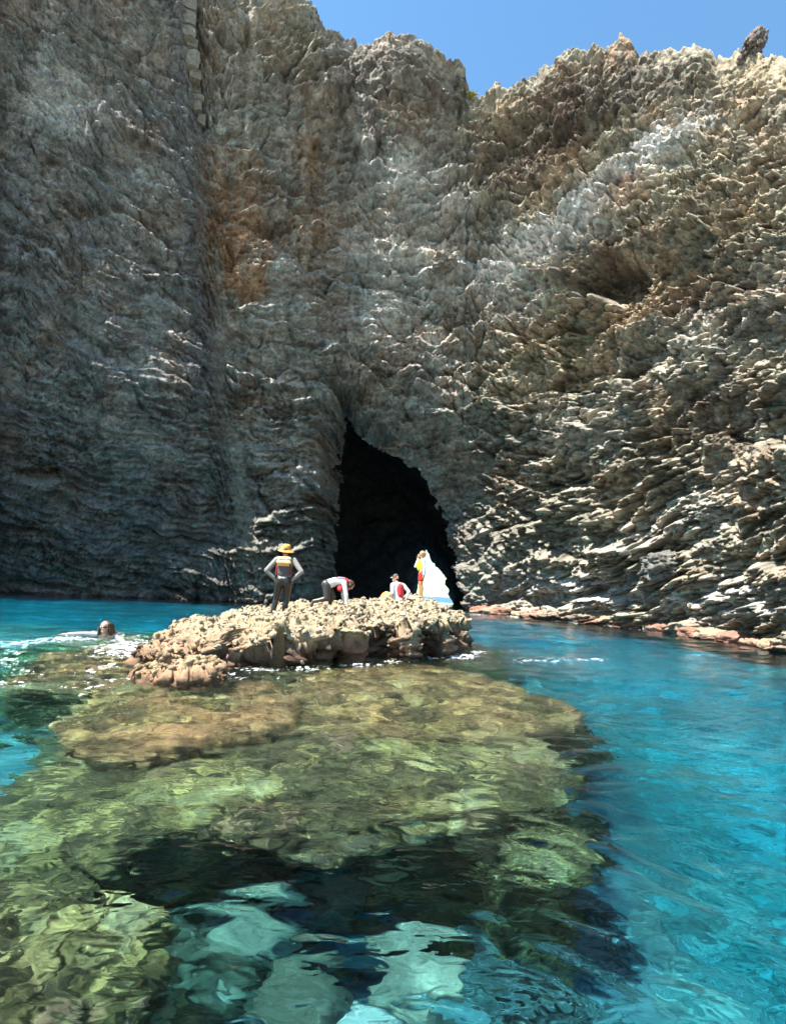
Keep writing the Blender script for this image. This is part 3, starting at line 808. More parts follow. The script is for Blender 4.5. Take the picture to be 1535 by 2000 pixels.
# low lobe of rock at the island's left foot
lobe_c = at(352, 1318, 8.15)
lobe_lip = L3([(292, 1330, 7.75), (330, 1330, 7.5), (372, 1326, 7.5), (405, 1318, 7.7), (418, 1308, 8.1), (415, 1296, 8.8), (360, 1300, 9.0), (310, 1318, 8.5)])
lobe, LV, LN, LF = slab('wave_washed_rock', (lobe_c[0], 8.2), lobe_lip, L3([(370, 1300, 8.2), (340, 1308, 8.1), (395, 1302, 8.2)]), M_ISLE, isle_col, 300, 80, 30, -1.2, lambda th, s: .25 * s, (.09, .10), seed=4, zig=.12)
Vs, Fs, Cs, off_ = [], [], [], 0
lz = LV[..., 2].ravel(); cand = np.nonzero(lz > .03)[0]
for q in range(700):
    ix = rs.choice(cand); p, n_ = LV.reshape(-1, 3)[ix], LN.reshape(-1, 3)[ix]
    r_ = .018 + .05 * rs.rand() ** 2
    V, Fc = SM[6 + q % 8]; a_ = rs.uniform(0, 6.28); ca, sn = math.cos(a_), math.sin(a_)
    Vs.append((V * r_) @ np.array([[ca, -sn, 0], [sn, ca, 0], [0, 0, 1]]).T + p + n_ * r_ * .1); Fs.append(Fc + off_); off_ += len(V)
    Cs.append(np.repeat(((ccol(.30, .22, .13) if p[2] > .1 else ccol(.15, .09, .05)) * rs.uniform(.4, 1.2))[None], len(V), 0))
tag(mesh_np('small_stones', np.concatenate(Vs), np.concatenate(Fs), M_ISLE, lobe, False, np.concatenate(Cs)), kind='stuff')
tag(lobe, 'low wet brown rock at the near left foot of the islet', 'rock')

# ------------------------------------------------------------------ reef under the surface
def dark_col(V, a1, a2, a3, Nn):  # dark blue-grey: shade on the reef's right side wall painted into its colour
    return ccol(.09, .115, .115) * (1 + .45 * a2[..., None] + .4 * a3[..., None])
M_REEF = rock_material('reef_rock', 1.6, .6, .95, .42)
def reef_col(warmth):
    def f_(V, a1, a2, a3, Nn):
        g = fbm3(V / .55, 3, 380)
        w1, w2, hid, _x, _y = worley(V[..., 0] / .11 + .6 * n3(V / .14, 383), V[..., 1] / .11 + .5 * n3(V / .2, 384), 7)
        hv = (PERM[hid] / 255.0)[..., None]
        c_ = ccol(.22, .16, .062) * (.25 + 1.5 * hv) * (1 + .45 * a2[..., None] + .35 * a3[..., None])
        c_ = mix(c_, ccol(.42, .36, .20), ss(.25, .6, g)[..., None] * .7)
        c_ = mix(c_, ccol(.07, .055, .03), ss(.05, .4, -g + .35 * a3)[..., None] * .85)
        c_ = mix(c_, ccol(.40, .20, .14), (ss(.72, .8, hv[..., 0]) * ss(0, .4, a1))[..., None] * .5)
        if warmth: c_ = mix(c_, ccol(.34, .19, .09) * (.7 + .6 * hv) * (1 + .5 * a2[..., None]), warmth * ss(-.5, .3, a1)[..., None])
        return c_
    return f_
def LR(l): return [tuple(refr(a, b_, d_)) for a, b_, d_ in l]
def over(cut, back=0.0):
    def f_(th, s):
        fr = ss(-.2, .4, -np.cos(th))
        return -cut * fr * np.clip(s / .9, 0, 1) ** .7 * (.75 + .6 * n2(th * 7, th * 0 + .5, 391)) + .2 * s * (1 - fr)
    return f_
# upper ledge: brownish, just below the surface, from the island towards the right
def reef_slab(name, lip, inn, center, under, warmth, zbot, seed, n=(.10, .05), nth=640, zig=.08):
    return slab(name, center, lip, inn, M_REEF, reef_col(warmth), int(nth * .8), 120, 36, zbot, under, n, seed=seed, zig=zig)
up, *_ = reef_slab('reef', LR([(915, 1312, .45), (960, 1325, .5), (1035, 1352, .55), (1130, 1380, .6), (1120, 1412, .7), (1040, 1432, .8), (1000, 1446, .8), (900, 1440, .7), (800, 1440, .7), (680, 1440, .7), (600, 1400, .6), (590, 1330, .5), (640, 1305, .35), (800, 1290, .3)]),
             LR([(760, 1360, .5), (860, 1360, .45), (980, 1390, .5)]), tuple(refr(850, 1370, .5)[:2]), over(.55), .45, -2.6, 11)
tag(up, kind='structure')
lf, *_ = reef_slab('reef', LR([(130, 1424, .55), (150, 1378, .5), (200, 1352, .5), (300, 1340, .45), (420, 1335, .35), (520, 1330, .4), (560, 1380, .5), (520, 1425, .5), (400, 1445, .5), (330, 1462, .5), (250, 1470, .55), (170, 1462, .6)]),
             LR([(300, 1400, .4), (400, 1390, .4)]), tuple(refr(340, 1400, .45)[:2]), over(.5), .75, -2.5, 12)
tag(lf, kind='structure')
back_l, *_ = reef_slab('reef', LR([(20, 1330, .9), (80, 1300, .8), (190, 1265, .7), (260, 1260, .3), (330, 1300, .3), (300, 1345, .5), (180, 1350, .7), (60, 1350, .9)]),
             LR([(180, 1300, .5), (230, 1290, .4)]), tuple(refr(190, 1306, .6)[:2]), over(.2), .7, -3.2, 13)
tag(back_l, kind='structure')
# main slab: olive, ends in an overhanging lip
main_lip = LR([(-60, 1560, 1.25), (0, 1530, 1.2), (80, 1495, 1.1), (150, 1480, 1.0), (300, 1420, .9), (500, 1380, .8), (700, 1360, .75), (900, 1380, .8), (1040, 1440, .95), (1090, 1475, 1.0), (1112, 1520, 1.0), (1105, 1560, 1.0), (1060, 1580, 1.0), (990, 1575, .95),
               (930, 1600, .95), (860, 1590, .9), (800, 1600, .9), (752, 1606, .9), (700, 1640, .95), (650, 1655, .95), (610, 1630, .95), (580, 1650, .95), (500, 1640, .95), (430, 1615, .95), (380, 1608, .95), (320, 1622, 1.0), (250, 1645, 1.0), (190, 1695, 1.05), (130, 1690, 1.1), (40, 1660, 1.2), (-60, 1640, 1.3)])
main, MV, MN, MF = reef_slab('reef', main_lip, LR([(200, 1560, 1.0), (400, 1520, .85), (600, 1520, .8), (800, 1500, .75), (950, 1500, .85), (600, 1440, .7), (300, 1480, .8), (700, 1580, .85)]), tuple(refr(560, 1520, .9)[:2]), over(3.0), .0, -4.6, 14, (.11, .05), 700)
tag(main, kind='structure')
# deeper block below the lip on the right
rb, *_ = reef_slab('reef', LR([(930, 1605, 1.3), (1000, 1570, 1.3), (1080, 1560, 1.3), (1112, 1590, 1.35), (1135, 1630, 1.4), (1150, 1662, 1.45), (1080, 1690, 1.5), (1020, 1700, 1.5), (960, 1705, 1.5), (935, 1670, 1.4)]),
             LR([(1040, 1630, 1.35)]), tuple(refr(1040, 1630, 1.4)[:2]), lambda th, s: -.15 * s, .0, -6.0, 15, (.10, .06), 420)
tag(rb, kind='structure')
rw, *_ = slab('reef', tuple(refr(1100, 1850, 2.8)[:2]), LR([(950, 1730, 2.5), (1000, 1702, 2.4), (1080, 1690, 2.3), (1140, 1720, 2.5), (1190, 1800, 2.8), (1240, 1900, 3.0), (1262, 1990, 3.1), (1270, 2080, 3.2), (1040, 2080, 3.0), (990, 1960, 2.8), (962, 1830, 2.6)]),
             LR([(1080, 1820, 2.7), (1130, 1930, 2.8)]), M_REEF, dark_col, 420, 150, 50, -6.5, lambda th, s: .1 * s, (.2, .09), seed=16, zig=.1)
tag(rw, kind='structure')
# mound at bottom left, close to the camera
ml, *_ = reef_slab('reef', LR([(-160, 1640, 1.2), (0, 1640, 1.15), (120, 1680, 1.1), (190, 1715, 1.1), (240, 1760, 1.1), (300, 1810, 1.1), (335, 1850, 1.15), (300, 1890, 1.2), (250, 1930, 1.25), (205, 1985, 1.3), (190, 2080, 1.3), (0, 2150, 1.3), (-200, 2080, 1.3), (-260, 1850, 1.3)]),
             LR([(60, 1780, .9), (160, 1800, .9), (100, 1900, .9), (20, 1950, .95)]), tuple(refr(60, 1850, 1.0)[:2]), over(.35), .0, -2.9, 17, (.13, .06), 560)
tag(ml, kind='structure')
# loose boulders on the shallow floor in front of the reef
M_UB = rock_material('submerged_boulder_rock', 1.5, .5, .95, .3)
for i, (px, py, d_, sz, lab) in enumerate([(483, 1838, 2.35, (.40, .36, .50), 'round pale boulder under water below the dark reef hollow'),
                                           (415, 1940, 2.5, (.34, .28, .40), 'dim green boulder under water in the dark hollow near bottom left'),
                                           (640, 1720, 2.2, (.26, .24, .62), 'dim grey boulder under water just below the middle of the reef lip'),
                                           (340, 1900, 2.4, (.3, .28, .45), 'small brown boulder under water beside the bottom left mound'),
                                           (820, 1900, 1.8, (.26, .2, .16), 'pale turquoise boulder on the sunlit sea floor at bottom centre'),
                                           (600, 1965, 1.85, (.24, .2, .18), 'pale green boulder on the sea floor at the bottom edge')]):
    o = lumpy('submerged_boulder', sz, 20 + i, M_UB, None, 4, .28, 1.6, (.24, .25, .19) if i in (0, 4) else (.10, .11, .08), 0, .3)
    o.location = refr(px, py, d_); tag(o, lab, 'boulder', 'boulders on the sea floor')

# ------------------------------------------------------------------ rocks along the foot of the right wall
M_SHORE = rock_material('shore_rock_crust', 1.3, .5, .85, .35)
rnd = random.Random(8)
px = 945
i = 0
labs = {}
while px < 1560:
    s_px = rnd.uniform(22, 52)
    fyv = float(np.interp(px, sa, fy)); s_ = fyv / FPX
    w_ = s_px * s_ * .75
    yw = 1168 + (px - 870) * .044 + 1.35 / s_
    p = at(px, yw - 2, fyv - .5)
    o = lumpy('ledge_rock', (w_, w_ * .9, w_ * rnd.uniform(.34, .5)), 40 + i, M_SHORE, cliff, 4, .24, 1.5, [(.25, .125, .09), (.27, .165, .115), (.19, .10, .07), (.28, .22, .14)][i % 4], 0, .3)
    o.location = (p[0] + rnd.uniform(-.2, .2), p[1] + rnd.uniform(-.3, .3), .05 + w_ * .08); o.rotation_euler = (0, 0, rnd.uniform(0, 6))
    px += s_px * .85; i += 1
def wall_boulder(px, py, wpx, hpx, seed, col, lab, sink=.25, tilt=0):
    hit, nrm = cliff_hit(px, py)
    s_ = hit.y / FPX
    o = lumpy('boulder', (wpx * s_ * .5, wpx * s_ * .42, hpx * s_ * .5), seed, M_ROCK, None, 5, .26, 1.7, col, 0, .5, .32)
    o.location = hit + Vector((-.1, -.2, 0)) * wpx * s_ * .3; o.rotation_euler = (0, R(tilt), R(20))
    tag(o, lab, 'boulder', 'boulders wedged in the right cliff')
wall_boulder(1300, 1105, 92, 52, 61, (.13, .125, .112), 'largest grey boulder jutting from the right cliff low above the water', tilt=-6)
wall_boulder(1245, 1128, 40, 40, 62, (.125, .12, .105), 'squat grey boulder just left of the largest one low on the right cliff')
wall_boulder(1000, 1116, 28, 14, 64, (.30, .28, .24), 'small pale oval stone on the right cliff beside the cave mouth')
wall_boulder(868, 515, 46, 34, 66, (.19, .165, .135), 'brown block perched on a ledge in the middle of the central cliff')

# little shrub in the skyline notch
M_LEAF = plain('shrub_leaf', (.32, .29, .05), .6, var=.35, scale=8)
M_TWIG = plain('shrub_twig', (.12, .08, .05), .9)
hit, nrm = cliff_hit(921, 192)
if hit:
    sh = bpy.data.objects.new('shrub', None); COL.objects.link(sh); sh.location = hit
    tag(sh, 'small yellow green shrub growing in the notch of the cliff skyline', 'shrub')
    rv = np.random.RandomState(4); V = []; Fc = []
    for i in range(420):
        c0 = rv.normal(size=3) * [.26, .2, .2] + [0, -.25, .2]; a_, b_ = rv.normal(size=(2, 3)) * .06
        V += [c0 - a_, c0 + b_, c0 + a_, c0 - b_]; Fc.append([4 * i, 4 * i + 1, 4 * i + 2, 4 * i + 3])
    mesh_np('foliage', np.array(V), np.array(Fc), M_LEAF, sh, False)
    V = []; Fc = []
    for i in range(9):
        e = rv.normal(size=3) * [.35, .25, .2] + [0, -.25, .45]; w_ = .03
        V += [(-w_, 0, -.3), (w_, 0, -.3), (e[0] + .01, e[1], e[2]), (e[0] - .01, e[1], e[2])]; Fc.append([4 * i, 4 * i + 1, 4 * i + 2, 4 * i + 3])
    mesh_np('stem', np.array(V), np.array(Fc), M_TWIG, sh, False)

# ------------------------------------------------------------------ foam
m = bpy.data.materials.new('sea_foam'); m.use_nodes = True
b = m.node_tree.nodes['Principled BSDF']; b.inputs['Base Color'].default_value = (.82, .85, .86, 1); b.inputs['Roughness'].default_value = .6
nt = m.node_tree; nf = nd(nt, 'ShaderNodeTexNoise'); nf.inputs['Scale'].default_value = 60; bf = nd(nt, 'ShaderNodeBump'); bf.inputs['Distance'].default_value = .01
nt.links.new(nf.outputs['Fac'], bf.inputs['Height']); nt.links.new(bf.outputs[0], b.inputs['Normal'])
M_FOAM = m
def foam(x0, x1, y0, y1, step, strength, seed):
    """lacy foam where strength(px, py, x, y) is high; px, py are the direction from which the patch outlines were read"""
    xs, ys = np.arange(x0, x1, step), np.arange(y0, y1, step)
    X, Y = np.meshgrid(xs, ys)
    px, py = project(np.stack([X, Y, 0 * X], -1))
    S = strength(px, py, X, Y)
    lace = 1 - np.abs(fbm2(X / .24 + .4 * n2(X / .5, Y / .5, seed + 3), Y / .42, 4, seed, .6)) * 2.2
    lace2 = 1 - np.abs(n2(X / .06, Y / .10, seed + 7)) * 2
    val = .62 * lace + .38 * lace2
    on = val > (1.0 - .72 * np.clip(S, 0, 1.1))
    on &= S > .03
    Z = wave_z(X, Y, np.maximum(.006, Y * .0075)) + .008 + .018 * np.clip(S, 0, 1) * np.clip(val, 0, 1)
    idx = -np.ones(X.shape, int)
    q = on[:-1, :-1] & on[1:, 1:] & on[:-1, 1:]
    Fq = grid_faces(*X.shape)[q]
    used, inv = np.unique(Fq, return_inverse=True)
    return np.stack([X, Y, Z], -1).reshape(-1, 3)[used], inv.reshape(-1, 4)
def gauss(px, py, cx_, cy_, rx, ry, rot=0):
    ca, sn = math.cos(R(rot)), math.sin(R(rot)); dx, dy = px - cx_, py - cy_
    return np.exp(-(((dx * ca + dy * sn) / rx) ** 2 + ((-dx * sn + dy * ca) / ry) ** 2))
FOAM = [(385, 1226, 60, 12, -24, .9), (340, 1245, 40, 9, -22, .8), (245, 1266, 80, 24, -8, .95), (210, 1240, 50, 9, 0, .8), (90, 1252, 80, 7, -4, .75), (30, 1262, 60, 12, -4, .7), (60, 1310, 60, 10, 12, .5), (150, 1247, 60, 5, 2, .75), (120, 1249, 30, 4, 0, .9), (200, 1300, 110, 9, -12, .55), (290, 1325, 70, 9, -6, 1.0), (420, 1322, 70, 8, 4, .95),
        (180, 1340, 110, 7, -8, .6), (500, 1312, 60, 6, 0, .75), (600, 1306, 70, 7, 0, .6), (700, 1298, 70, 6, -3, .65), (800, 1289, 70, 5, -4, .8), (900, 1283, 36, 7, 0, .95), (930, 1276, 24, 6, 0, .7), (1010, 1270, 60, 8, 0, .42), (1060, 1290, 100, 8, 0, .55),
        (1150, 1290, 60, 6, 0, .52), (40, 1265, 50, 10, -4, .55), (20, 1290, 34, 24, 0, .65), (30, 1335, 40, 16, 10, .65), (330, 1318, 50, 10, -30, .6), (60, 1245, 50, 6, 0, .35), (160, 1365, 40, 4, 0, .4), (540, 1330, 120, 8, 0, .3), (340, 1285, 40, 10, -10, .5)]
def st1(px, py, X, Y):
    s_ = 0 * px
    for a, b_, rx, ry, rot, k_ in FOAM: s_ = np.maximum(s_, k_ * gauss(px, py, a, b_, rx, ry, rot))
    return s_
va_, fa_ = foam(-11.5, 5.5, 5.6, 15.0, .017, st1, 401)
fo = mesh_np('foam', va_, fa_, M_FOAM); tag(fo, kind='stuff')
# thin surf line along the foot of the cliffs
def st2(px, py, X, Y):
    s_ = 0 * px
    for a in np.arange(930, 1540, 26):
        fv = float(np.interp(a, sa, fy)); yw = 1168 + (a - 870) * .044 + 1.35 * FPX / fv
        s_ = np.maximum(s_, (.55 + .4 * math.sin(a * .07)) * gauss(px, py, a, yw + 2, 26, 2.6, 6))
    return s_
va_, fa_ = foam(6, 17, 17, 47, .05, st2, 411)
if len(fa_): fo2 = mesh_np('foam', va_, fa_, M_FOAM); tag(fo2, kind='stuff')

# ------------------------------------------------------------------ people
def solid(prims, voxel, name, mat, parent=None, smooth_it=4, decim=None):
    """one continuous skin over tapered limbs: rounded cones fused by a voxel remesh"""
    V, Fc = [], []
    for pr_ in prims:
        p0, r0, p1, r1 = Vector(pr_[0]), pr_[1], Vector(pr_[2]), pr_[3]
        side, fx, fz = (Vector(pr_[4]), pr_[5], pr_[6]) if len(pr_) > 4 else (Vector((1, 0, .01)), 1, 1)
        ax = (p1 - p0); ln = max(ax.length, 1e-4); ax = ax / ln if ax.length > 1e-5 else Vector((0, 0, 1))
        u = side - ax * side.dot(ax)
        if u.length < 1e-3: u = Vector((0, 1, 0)) - ax * ax.y
        u.normalize(); v = ax.cross(u)
        prof = [(-r0 * math.cos(a), r0 * math.sin(a)) for a in np.linspace(.12, math.pi / 2, 5)] + [(ln + r1 * math.sin(a), r1 * math.cos(a)) for a in np.linspace(0, math.pi / 2 - .12, 5)]
        base = len(V); n = 16
        for (h, r_) in prof:
            for k_ in range(n):
                a = 2 * math.pi * k_ / n
                V.append(p0 + ax * h + u * (math.cos(a) * r_ * fx) + v * (math.sin(a) * r_ * fz))
        for i in range(len(prof) - 1):
            for k_ in range(n):
                Fc.append((base + i * n + k_, base + i * n + (k_ + 1) % n, base + (i + 1) * n + (k_ + 1) % n, base + (i + 1) * n + k_))
        Fc.append(tuple(base + k_ for k_ in reversed(range(n)))); Fc.append(tuple(base + (len(prof) - 1) * n + k_ for k_ in range(n)))
    me = bpy.data.meshes.new(name); me.from_pydata([tuple(q) for q in V], [], Fc)
    tmp = bpy.data.objects.new(name, me); COL.objects.link(tmp)
    md = tmp.modifiers.new('r', 'REMESH'); md.mode = 'VOXEL'; md.voxel_size = voxel; md.use_smooth_shade = True
    if smooth_it:
        sm = tmp.modifiers.new('s', 'SMOOTH'); sm.iterations = smooth_it; sm.factor = .5
    dg = bpy.context.evaluated_depsgraph_get(); ev = tmp.evaluated_get(dg)
    out_ = bpy.data.meshes.new_from_object(ev)
    tmp.modifiers.clear(); tmp.data = out_; bpy.data.meshes.remove(me)
    out_.name = name; out_.materials.clear(); out_.materials.append(mat); out_.shade_smooth()
    if parent: tmp.parent = parent
    return tmp
def hand(w, d, side, curl=.35, L_=.17):
    """palm, four unequal fingers bent at the knuckles and a thumb leaving the side of the palm"""
    w, d, side = Vector(w), Vector(d).normalized(), Vector(side).normalized()
    nrm = d.cross(side).normalized()
    out_ = [(w, .022, w + d * .075, .028, side, 1.35, .62)]
    for k_, (o_, l_) in enumerate(((-.03, .068), (-.01, .078), (.011, .074), (.03, .056))):
        b0 = w + d * .085 + side * o_; b1 = b0 + (d + nrm * curl * .5).normalized() * l_ * .55; b2 = b1 + (d + nrm * curl * 1.5).normalized() * l_ * .45
        out_ += [(b0, .0095, b1, .009), (b1, .009, b2, .0075)]
    t0 = w + d * .03 - side * .03; t1 = t0 + (d * .6 - side * .8).normalized() * .04; t2 = t1 + (d * .9 - side * .3).normalized() * .03
    return out_ + [(t0, .013, t1, .011), (t1, .011, t2, .009)]
def head(c, f, up=(0, 0, 1), s=1.0):
    """cranium, jaw, nose, brow, ears; c = centre of the head, f = where the face looks"""
    c, f, up = Vector(c), Vector(f).normalized(), Vector(up).normalized(); sd = f.cross(up).normalized(); up = sd.cross(f)
    P_ = [(c + up * .025 * s - f * .018 * s, .088 * s, c + up * .03 * s + f * .012 * s, .084 * s, sd, .86, 1),
          (c - up * .02 * s + f * .03 * s, .070 * s, c - up * .085 * s + f * .055 * s, .034 * s, sd, .92, 1),
          (c - up * .002 * s + f * .088 * s, .010 * s, c - up * .035 * s + f * .108 * s, .013 * s),
          (c - up * .066 * s + f * .080 * s - sd * .018 * s, .0085 * s, c - up * .066 * s + f * .080 * s + sd * .018 * s, .0085 * s)]
    for q in (-1, 1):
        P_.append((c + sd * q * .076 * s - up * .03 * s - f * .01 * s, .012 * s, c + sd * q * .080 * s + up * .015 * s - f * .016 * s, .014 * s, f, 1.2, .6))
    return P_
SKIN = plain('skin', (.58, .33, .22), .5, var=.08, scale=20)
SKIN2 = plain('tanned_skin', (.46, .22, .12), .5, var=.08, scale=20)
NEO = plain('wet_neoprene', (.016, .014, .014), .32, .15, 40, .3, .5)
NEO2 = plain('grey_brown_neoprene', (.042, .036, .032), .4, .15, 40, .25, .5)
GREY_SH = plain('grey_rash_shirt', (.21, .20, .19), .8, .3, 30, .15)
WHITE_SH = plain('white_shirt', (.72, .71, .72), .8, .3, 30, .06)
RED = plain('red_vest_cloth', (.55, .04, .05), .6, .2, 40, .12)
DKRED = plain('dark_red_strap', (.30, .03, .03), .6, .2, 40, .12)
CHAR = plain('charcoal_cloth', (.085, .075, .075), .75, .2, 40, .2)
ORNG = plain('orange_cloth', (.80, .34, .07), .7, .15, 40, .1)
PALEY = plain('pale_yellow_cloth', (.86, .70, .36), .7, .15, 40, .08)
STRAW = plain('orange_straw', (.60, .28, .07), .8, .3, 120, .15)
YEL = plain('yellow_vest_cloth', (.74, .70, .04), .6, .2, 40, .12)
REDS = plain('red_shorts_cloth', (.62, .03, .03), .7, .2, 40, .1)
HAIR = plain('brown_hair', (.075, .040, .024), .55, .5, 90, .4)
BLOND = plain('blond_hair', (.42, .27, .13), .55, .5, 90, .3)
GLASS = plain('dark_lens', (.012, .011, .010), .15, var=.02, spec=.6)
LIPS = plain('smile', (.72, .60, .55), .4, var=.05)
def person(px, py, Y, z=None, label='', extra=0.0):
    p = at(px, py, Y)
    r_ = bpy.data.objects.new('person', None); COL.objects.link(r_)
    r_.location = (p[0], p[1], (ground(p[0], p[1]) if z is None else z) + extra)
    tag(r_, label, 'person', 'people on and around the rock islet'); return r_
X1 = (1, 0, 0); Y1 = (0, 1, 0)

# 1 standing, back to us, hands on hips
R1 = person(549, 1204, 12.3, None, 'person standing with hands on hips, seen from behind, in an orange brimmed hat', 0)
lk, rk, la, ra = (-.15, .05, .50), (.085, .05, .53), (-.21, -.02, .09), (.055, .06, .13)
hipL, hipR = (-.095, 0, .90), (.10, 0, .90)
shL, shR, elL, elR, wrL, wrR = (-.185, .0, 1.40), (.195, 0, 1.40), (-.385, -.10, 1.14), (.41, -.10, 1.14), (-.215, -.06, .985), (.235, -.06, .985)
legs = lambda g: [(hipL, .098 + g, lk, .062 + g), (lk, .060 + g, (lk[0] - .02, lk[1] - .03, .36), .058 + g), ((lk[0] - .02, lk[1] - .03, .36), .058 + g, la, .038 + g),
                  (hipR, .098 + g, rk, .062 + g), (rk, .060 + g, (rk[0] - .01, rk[1] - .03, .39), .058 + g), ((rk[0] - .01, rk[1] - .03, .39), .058 + g, ra, .038 + g),
                  ((-.065, -.03, .93), .105 + g, (.065, -.03, .93), .105 + g), ((-.07, -.05, .88), .085 + g, (-.07, -.05, .9), .085 + g), ((.075, -.05, .88), .085 + g, (.075, -.05, .9), .085 + g)]
torso = lambda g: [((0, 0, .97), .125 + g, (0, 0, 1.13), .118 + g, X1, 1.15, .82), ((0, 0, 1.13), .12 + g, (0, .0, 1.33), .135 + g, X1, 1.25, .82), ((-.10, 0, 1.37), .075 + g, (.10, 0, 1.37), .075 + g), ((0, 0, 1.38), .07 + g, (0, .01, 1.46), .05 + g)]
arms = lambda g: [(shL, .058 + g, elL, .043 + g), (elL, .042 + g, wrL, .029 + g), (shR, .058 + g, elR, .043 + g), (elR, .042 + g, wrR, .029 + g), ((-.10, 0, 1.39), .06 + g, shL, .056 + g), ((.10, 0, 1.39), .06 + g, shR, .056 + g)]
body = solid(legs(0) + torso(0) + arms(0) + head((0, .03, 1.60), Y1) + [((0, 0, 1.42), .055, (0, .015, 1.54), .052)] +
             [(la, .036, (la[0], la[1], .05), .036), ((la[0], la[1] - .03, .04), .036, (la[0] - .03, la[1] + .15, .03), .03), (ra, .036, (ra[0], ra[1], .09), .036), ((ra[0], ra[1] - .03, .09), .036, (ra[0] + .02, ra[1] + .15, .08), .03)] +
             hand(wrL, (.62, .55, -.5), (0, .3, 1)) + hand(wrR, (-.62, .55, -.5), (0, -.3, -1)), .009, 'body', SKIN, R1)
solid(legs(.009), .011, 'leggings', NEO, R1)
solid([(la, .046, (la[0], la[1], .05), .046), ((la[0], la[1] - .03, .045), .045, (la[0] - .03, la[1] + .16, .035), .038)], .011, 'boot', CHAR, R1)
solid([(ra, .046, (ra[0], ra[1], .09), .046), ((ra[0], ra[1] - .03, .09), .045, (ra[0] + .02, ra[1] + .16, .08), .038)], .011, 'boot', CHAR, R1)
solid(torso(.012) + arms(.011) + [((-.03, -.0, .93), .125, (.03, 0, 1.0), .125, X1, 1.05, .85)], .011, 'shirt', GREY_SH, R1)
vest = solid([((0, -.01, 1.10), .142, (0, -.01, 1.34), .150, X1, 1.12, .84), ((-.11, .0, 1.40), .055, (-.10, .07, 1.36), .05), ((.11, .0, 1.40), .055, (.10, .07, 1.36), .05)], .011, 'life_vest', CHAR, R1)
solid([((-.10, -.115, 1.42), .062, (.10, -.115, 1.42), .062, X1, 1, .75), ((-.11, -.125, 1.34), .060, (.11, -.125, 1.34), .060, X1, 1, .7)], .011, 'back_pad', PALEY, vest)
solid([((-.115, -.135, 1.275), .024, (.115, -.135, 1.275), .024)], .009, 'pad_trim', ORNG, vest)
for q in (-1, 1): solid([((q * .165, -.06, 1.25), .016, (q * .172, -.05, 1.05), .016)], .008, 'strap', DKRED if q > 0 else RED, vest)
def lathe(name, prof, mat, parent, loc, rot=(0, 0, 0), wob=0.0, n=40):
    V, Fc = [], []
    for i, (r_, z_) in enumerate(prof):
        for k_ in range(n):
            a = 2 * math.pi * k_ / n
            V.append((r_ * math.cos(a), r_ * math.sin(a) * 1.08, z_ + wob * r_ * r_ * 8 * math.cos(2 * a)))
    for i in range(len(prof) - 1):
        for k_ in range(n): Fc.append((i * n + k_, i * n + (k_ + 1) % n, (i + 1) * n + (k_ + 1) % n, (i + 1) * n + k_))
    o = mesh_np(name, np.array(V), np.array(Fc), mat, parent); o.location = loc; o.rotation_euler = rot
    sm_ = o.modifiers.new('thickness', 'SOLIDIFY'); sm_.thickness = .008
    return o
hat = lathe('hat', [(.002, .125), (.05, .122), (.078, .105), (.092, .06), (.098, .02), (.105, .004), (.14, -.012), (.175, -.04), (.182, -.046)], STRAW, R1, (0, .03, 1.635), (R(8), R(7), 0), .02)
solid([((-.05, -.06, 1.57), .035, (.05, -.06, 1.57), .035), ((0, -.065, 1.60), .06, (0, -.06, 1.62), .06)], .01, 'hair', HAIR, R1)

# 2 climbing on hands and feet towards the right
R2 = person(636, 1188, 14.1, None, 'person in a red vest bent over on hands and feet on the rock', 0)
h2, s2 = (0, 0, .60), (.46, .02, .66)
tor2 = lambda g: [((0, 0, .60), .125 + g, (.20, .0, .68), .12 + g, Y1, 1.2, .9), ((.20, 0, .68), .12 + g, (.42, 0, .68), .125 + g, Y1, 1.3, .88), ((.44, -.11, .66), .07 + g, (.44, .11, .66), .07 + g)]
arm2 = lambda g: [((.46, -.17, .65), .056 + g, (.53, -.20, .35), .042 + g), ((.53, -.20, .35), .041 + g, (.55, -.20, .11), .029 + g), ((.44, .17, .65), .056 + g, (.41, .2, .36), .042 + g), ((.41, .2, .36), .041 + g, (.46, .22, .12), .029 + g)]
legs2 = lambda g: [((0, -.09, .58), .105 + g, (.03, -.12, .25), .066 + g), ((.03, -.12, .25), .060 + g, (-.14, -.12, .19), .055 + g), ((-.14, -.12, .19), .054 + g, (-.31, -.12, .16), .038 + g),
                   ((0, .09, .58), .105 + g, (.16, .10, .30), .066 + g), ((.16, .10, .30), .060 + g, (.11, .10, .19), .055 + g), ((.11, .1, .19), .05 + g, (.09, .1, .09), .04 + g),
                   ((-.02, -.07, .60), .115 + g, (-.02, .07, .60), .115 + g)]
solid(tor2(0) + arm2(0) + legs2(0) + head((.60, .02, .62), (.75, .1, -.75), (.75, 0, .6)) + [((.44, .01, .68), .055, (.55, .02, .65), .05)] +
      [((-.31, -.12, .15), .036, (-.35, -.12, .03), .03), ((.09, .1, .07), .036, (.20, .1, .03), .03)] + hand((.55, -.20, .09), (.75, 0, -.45), (0, 1, 0), .3) + hand((.46, .22, .10), (.75, 0, -.45), (0, -1, 0), .3), .009, 'body', SKIN, R2)
solid(legs2(.010), .011, 'leggings', NEO2, R2)
solid([((-.31, -.12, .16), .046, (-.36, -.12, .05), .042), ((-.35, -.12, .05), .04, (-.33, -.12, .02), .034)], .011, 'boot', CHAR, R2)
solid([((.09, .1, .10), .046, (.09, .1, .06), .046), ((.07, .1, .045), .042, (.22, .1, .035), .034)], .011, 'boot', CHAR, R2)
solid(tor2(.011) + arm2(.011), .011, 'shirt', WHITE_SH, R2)
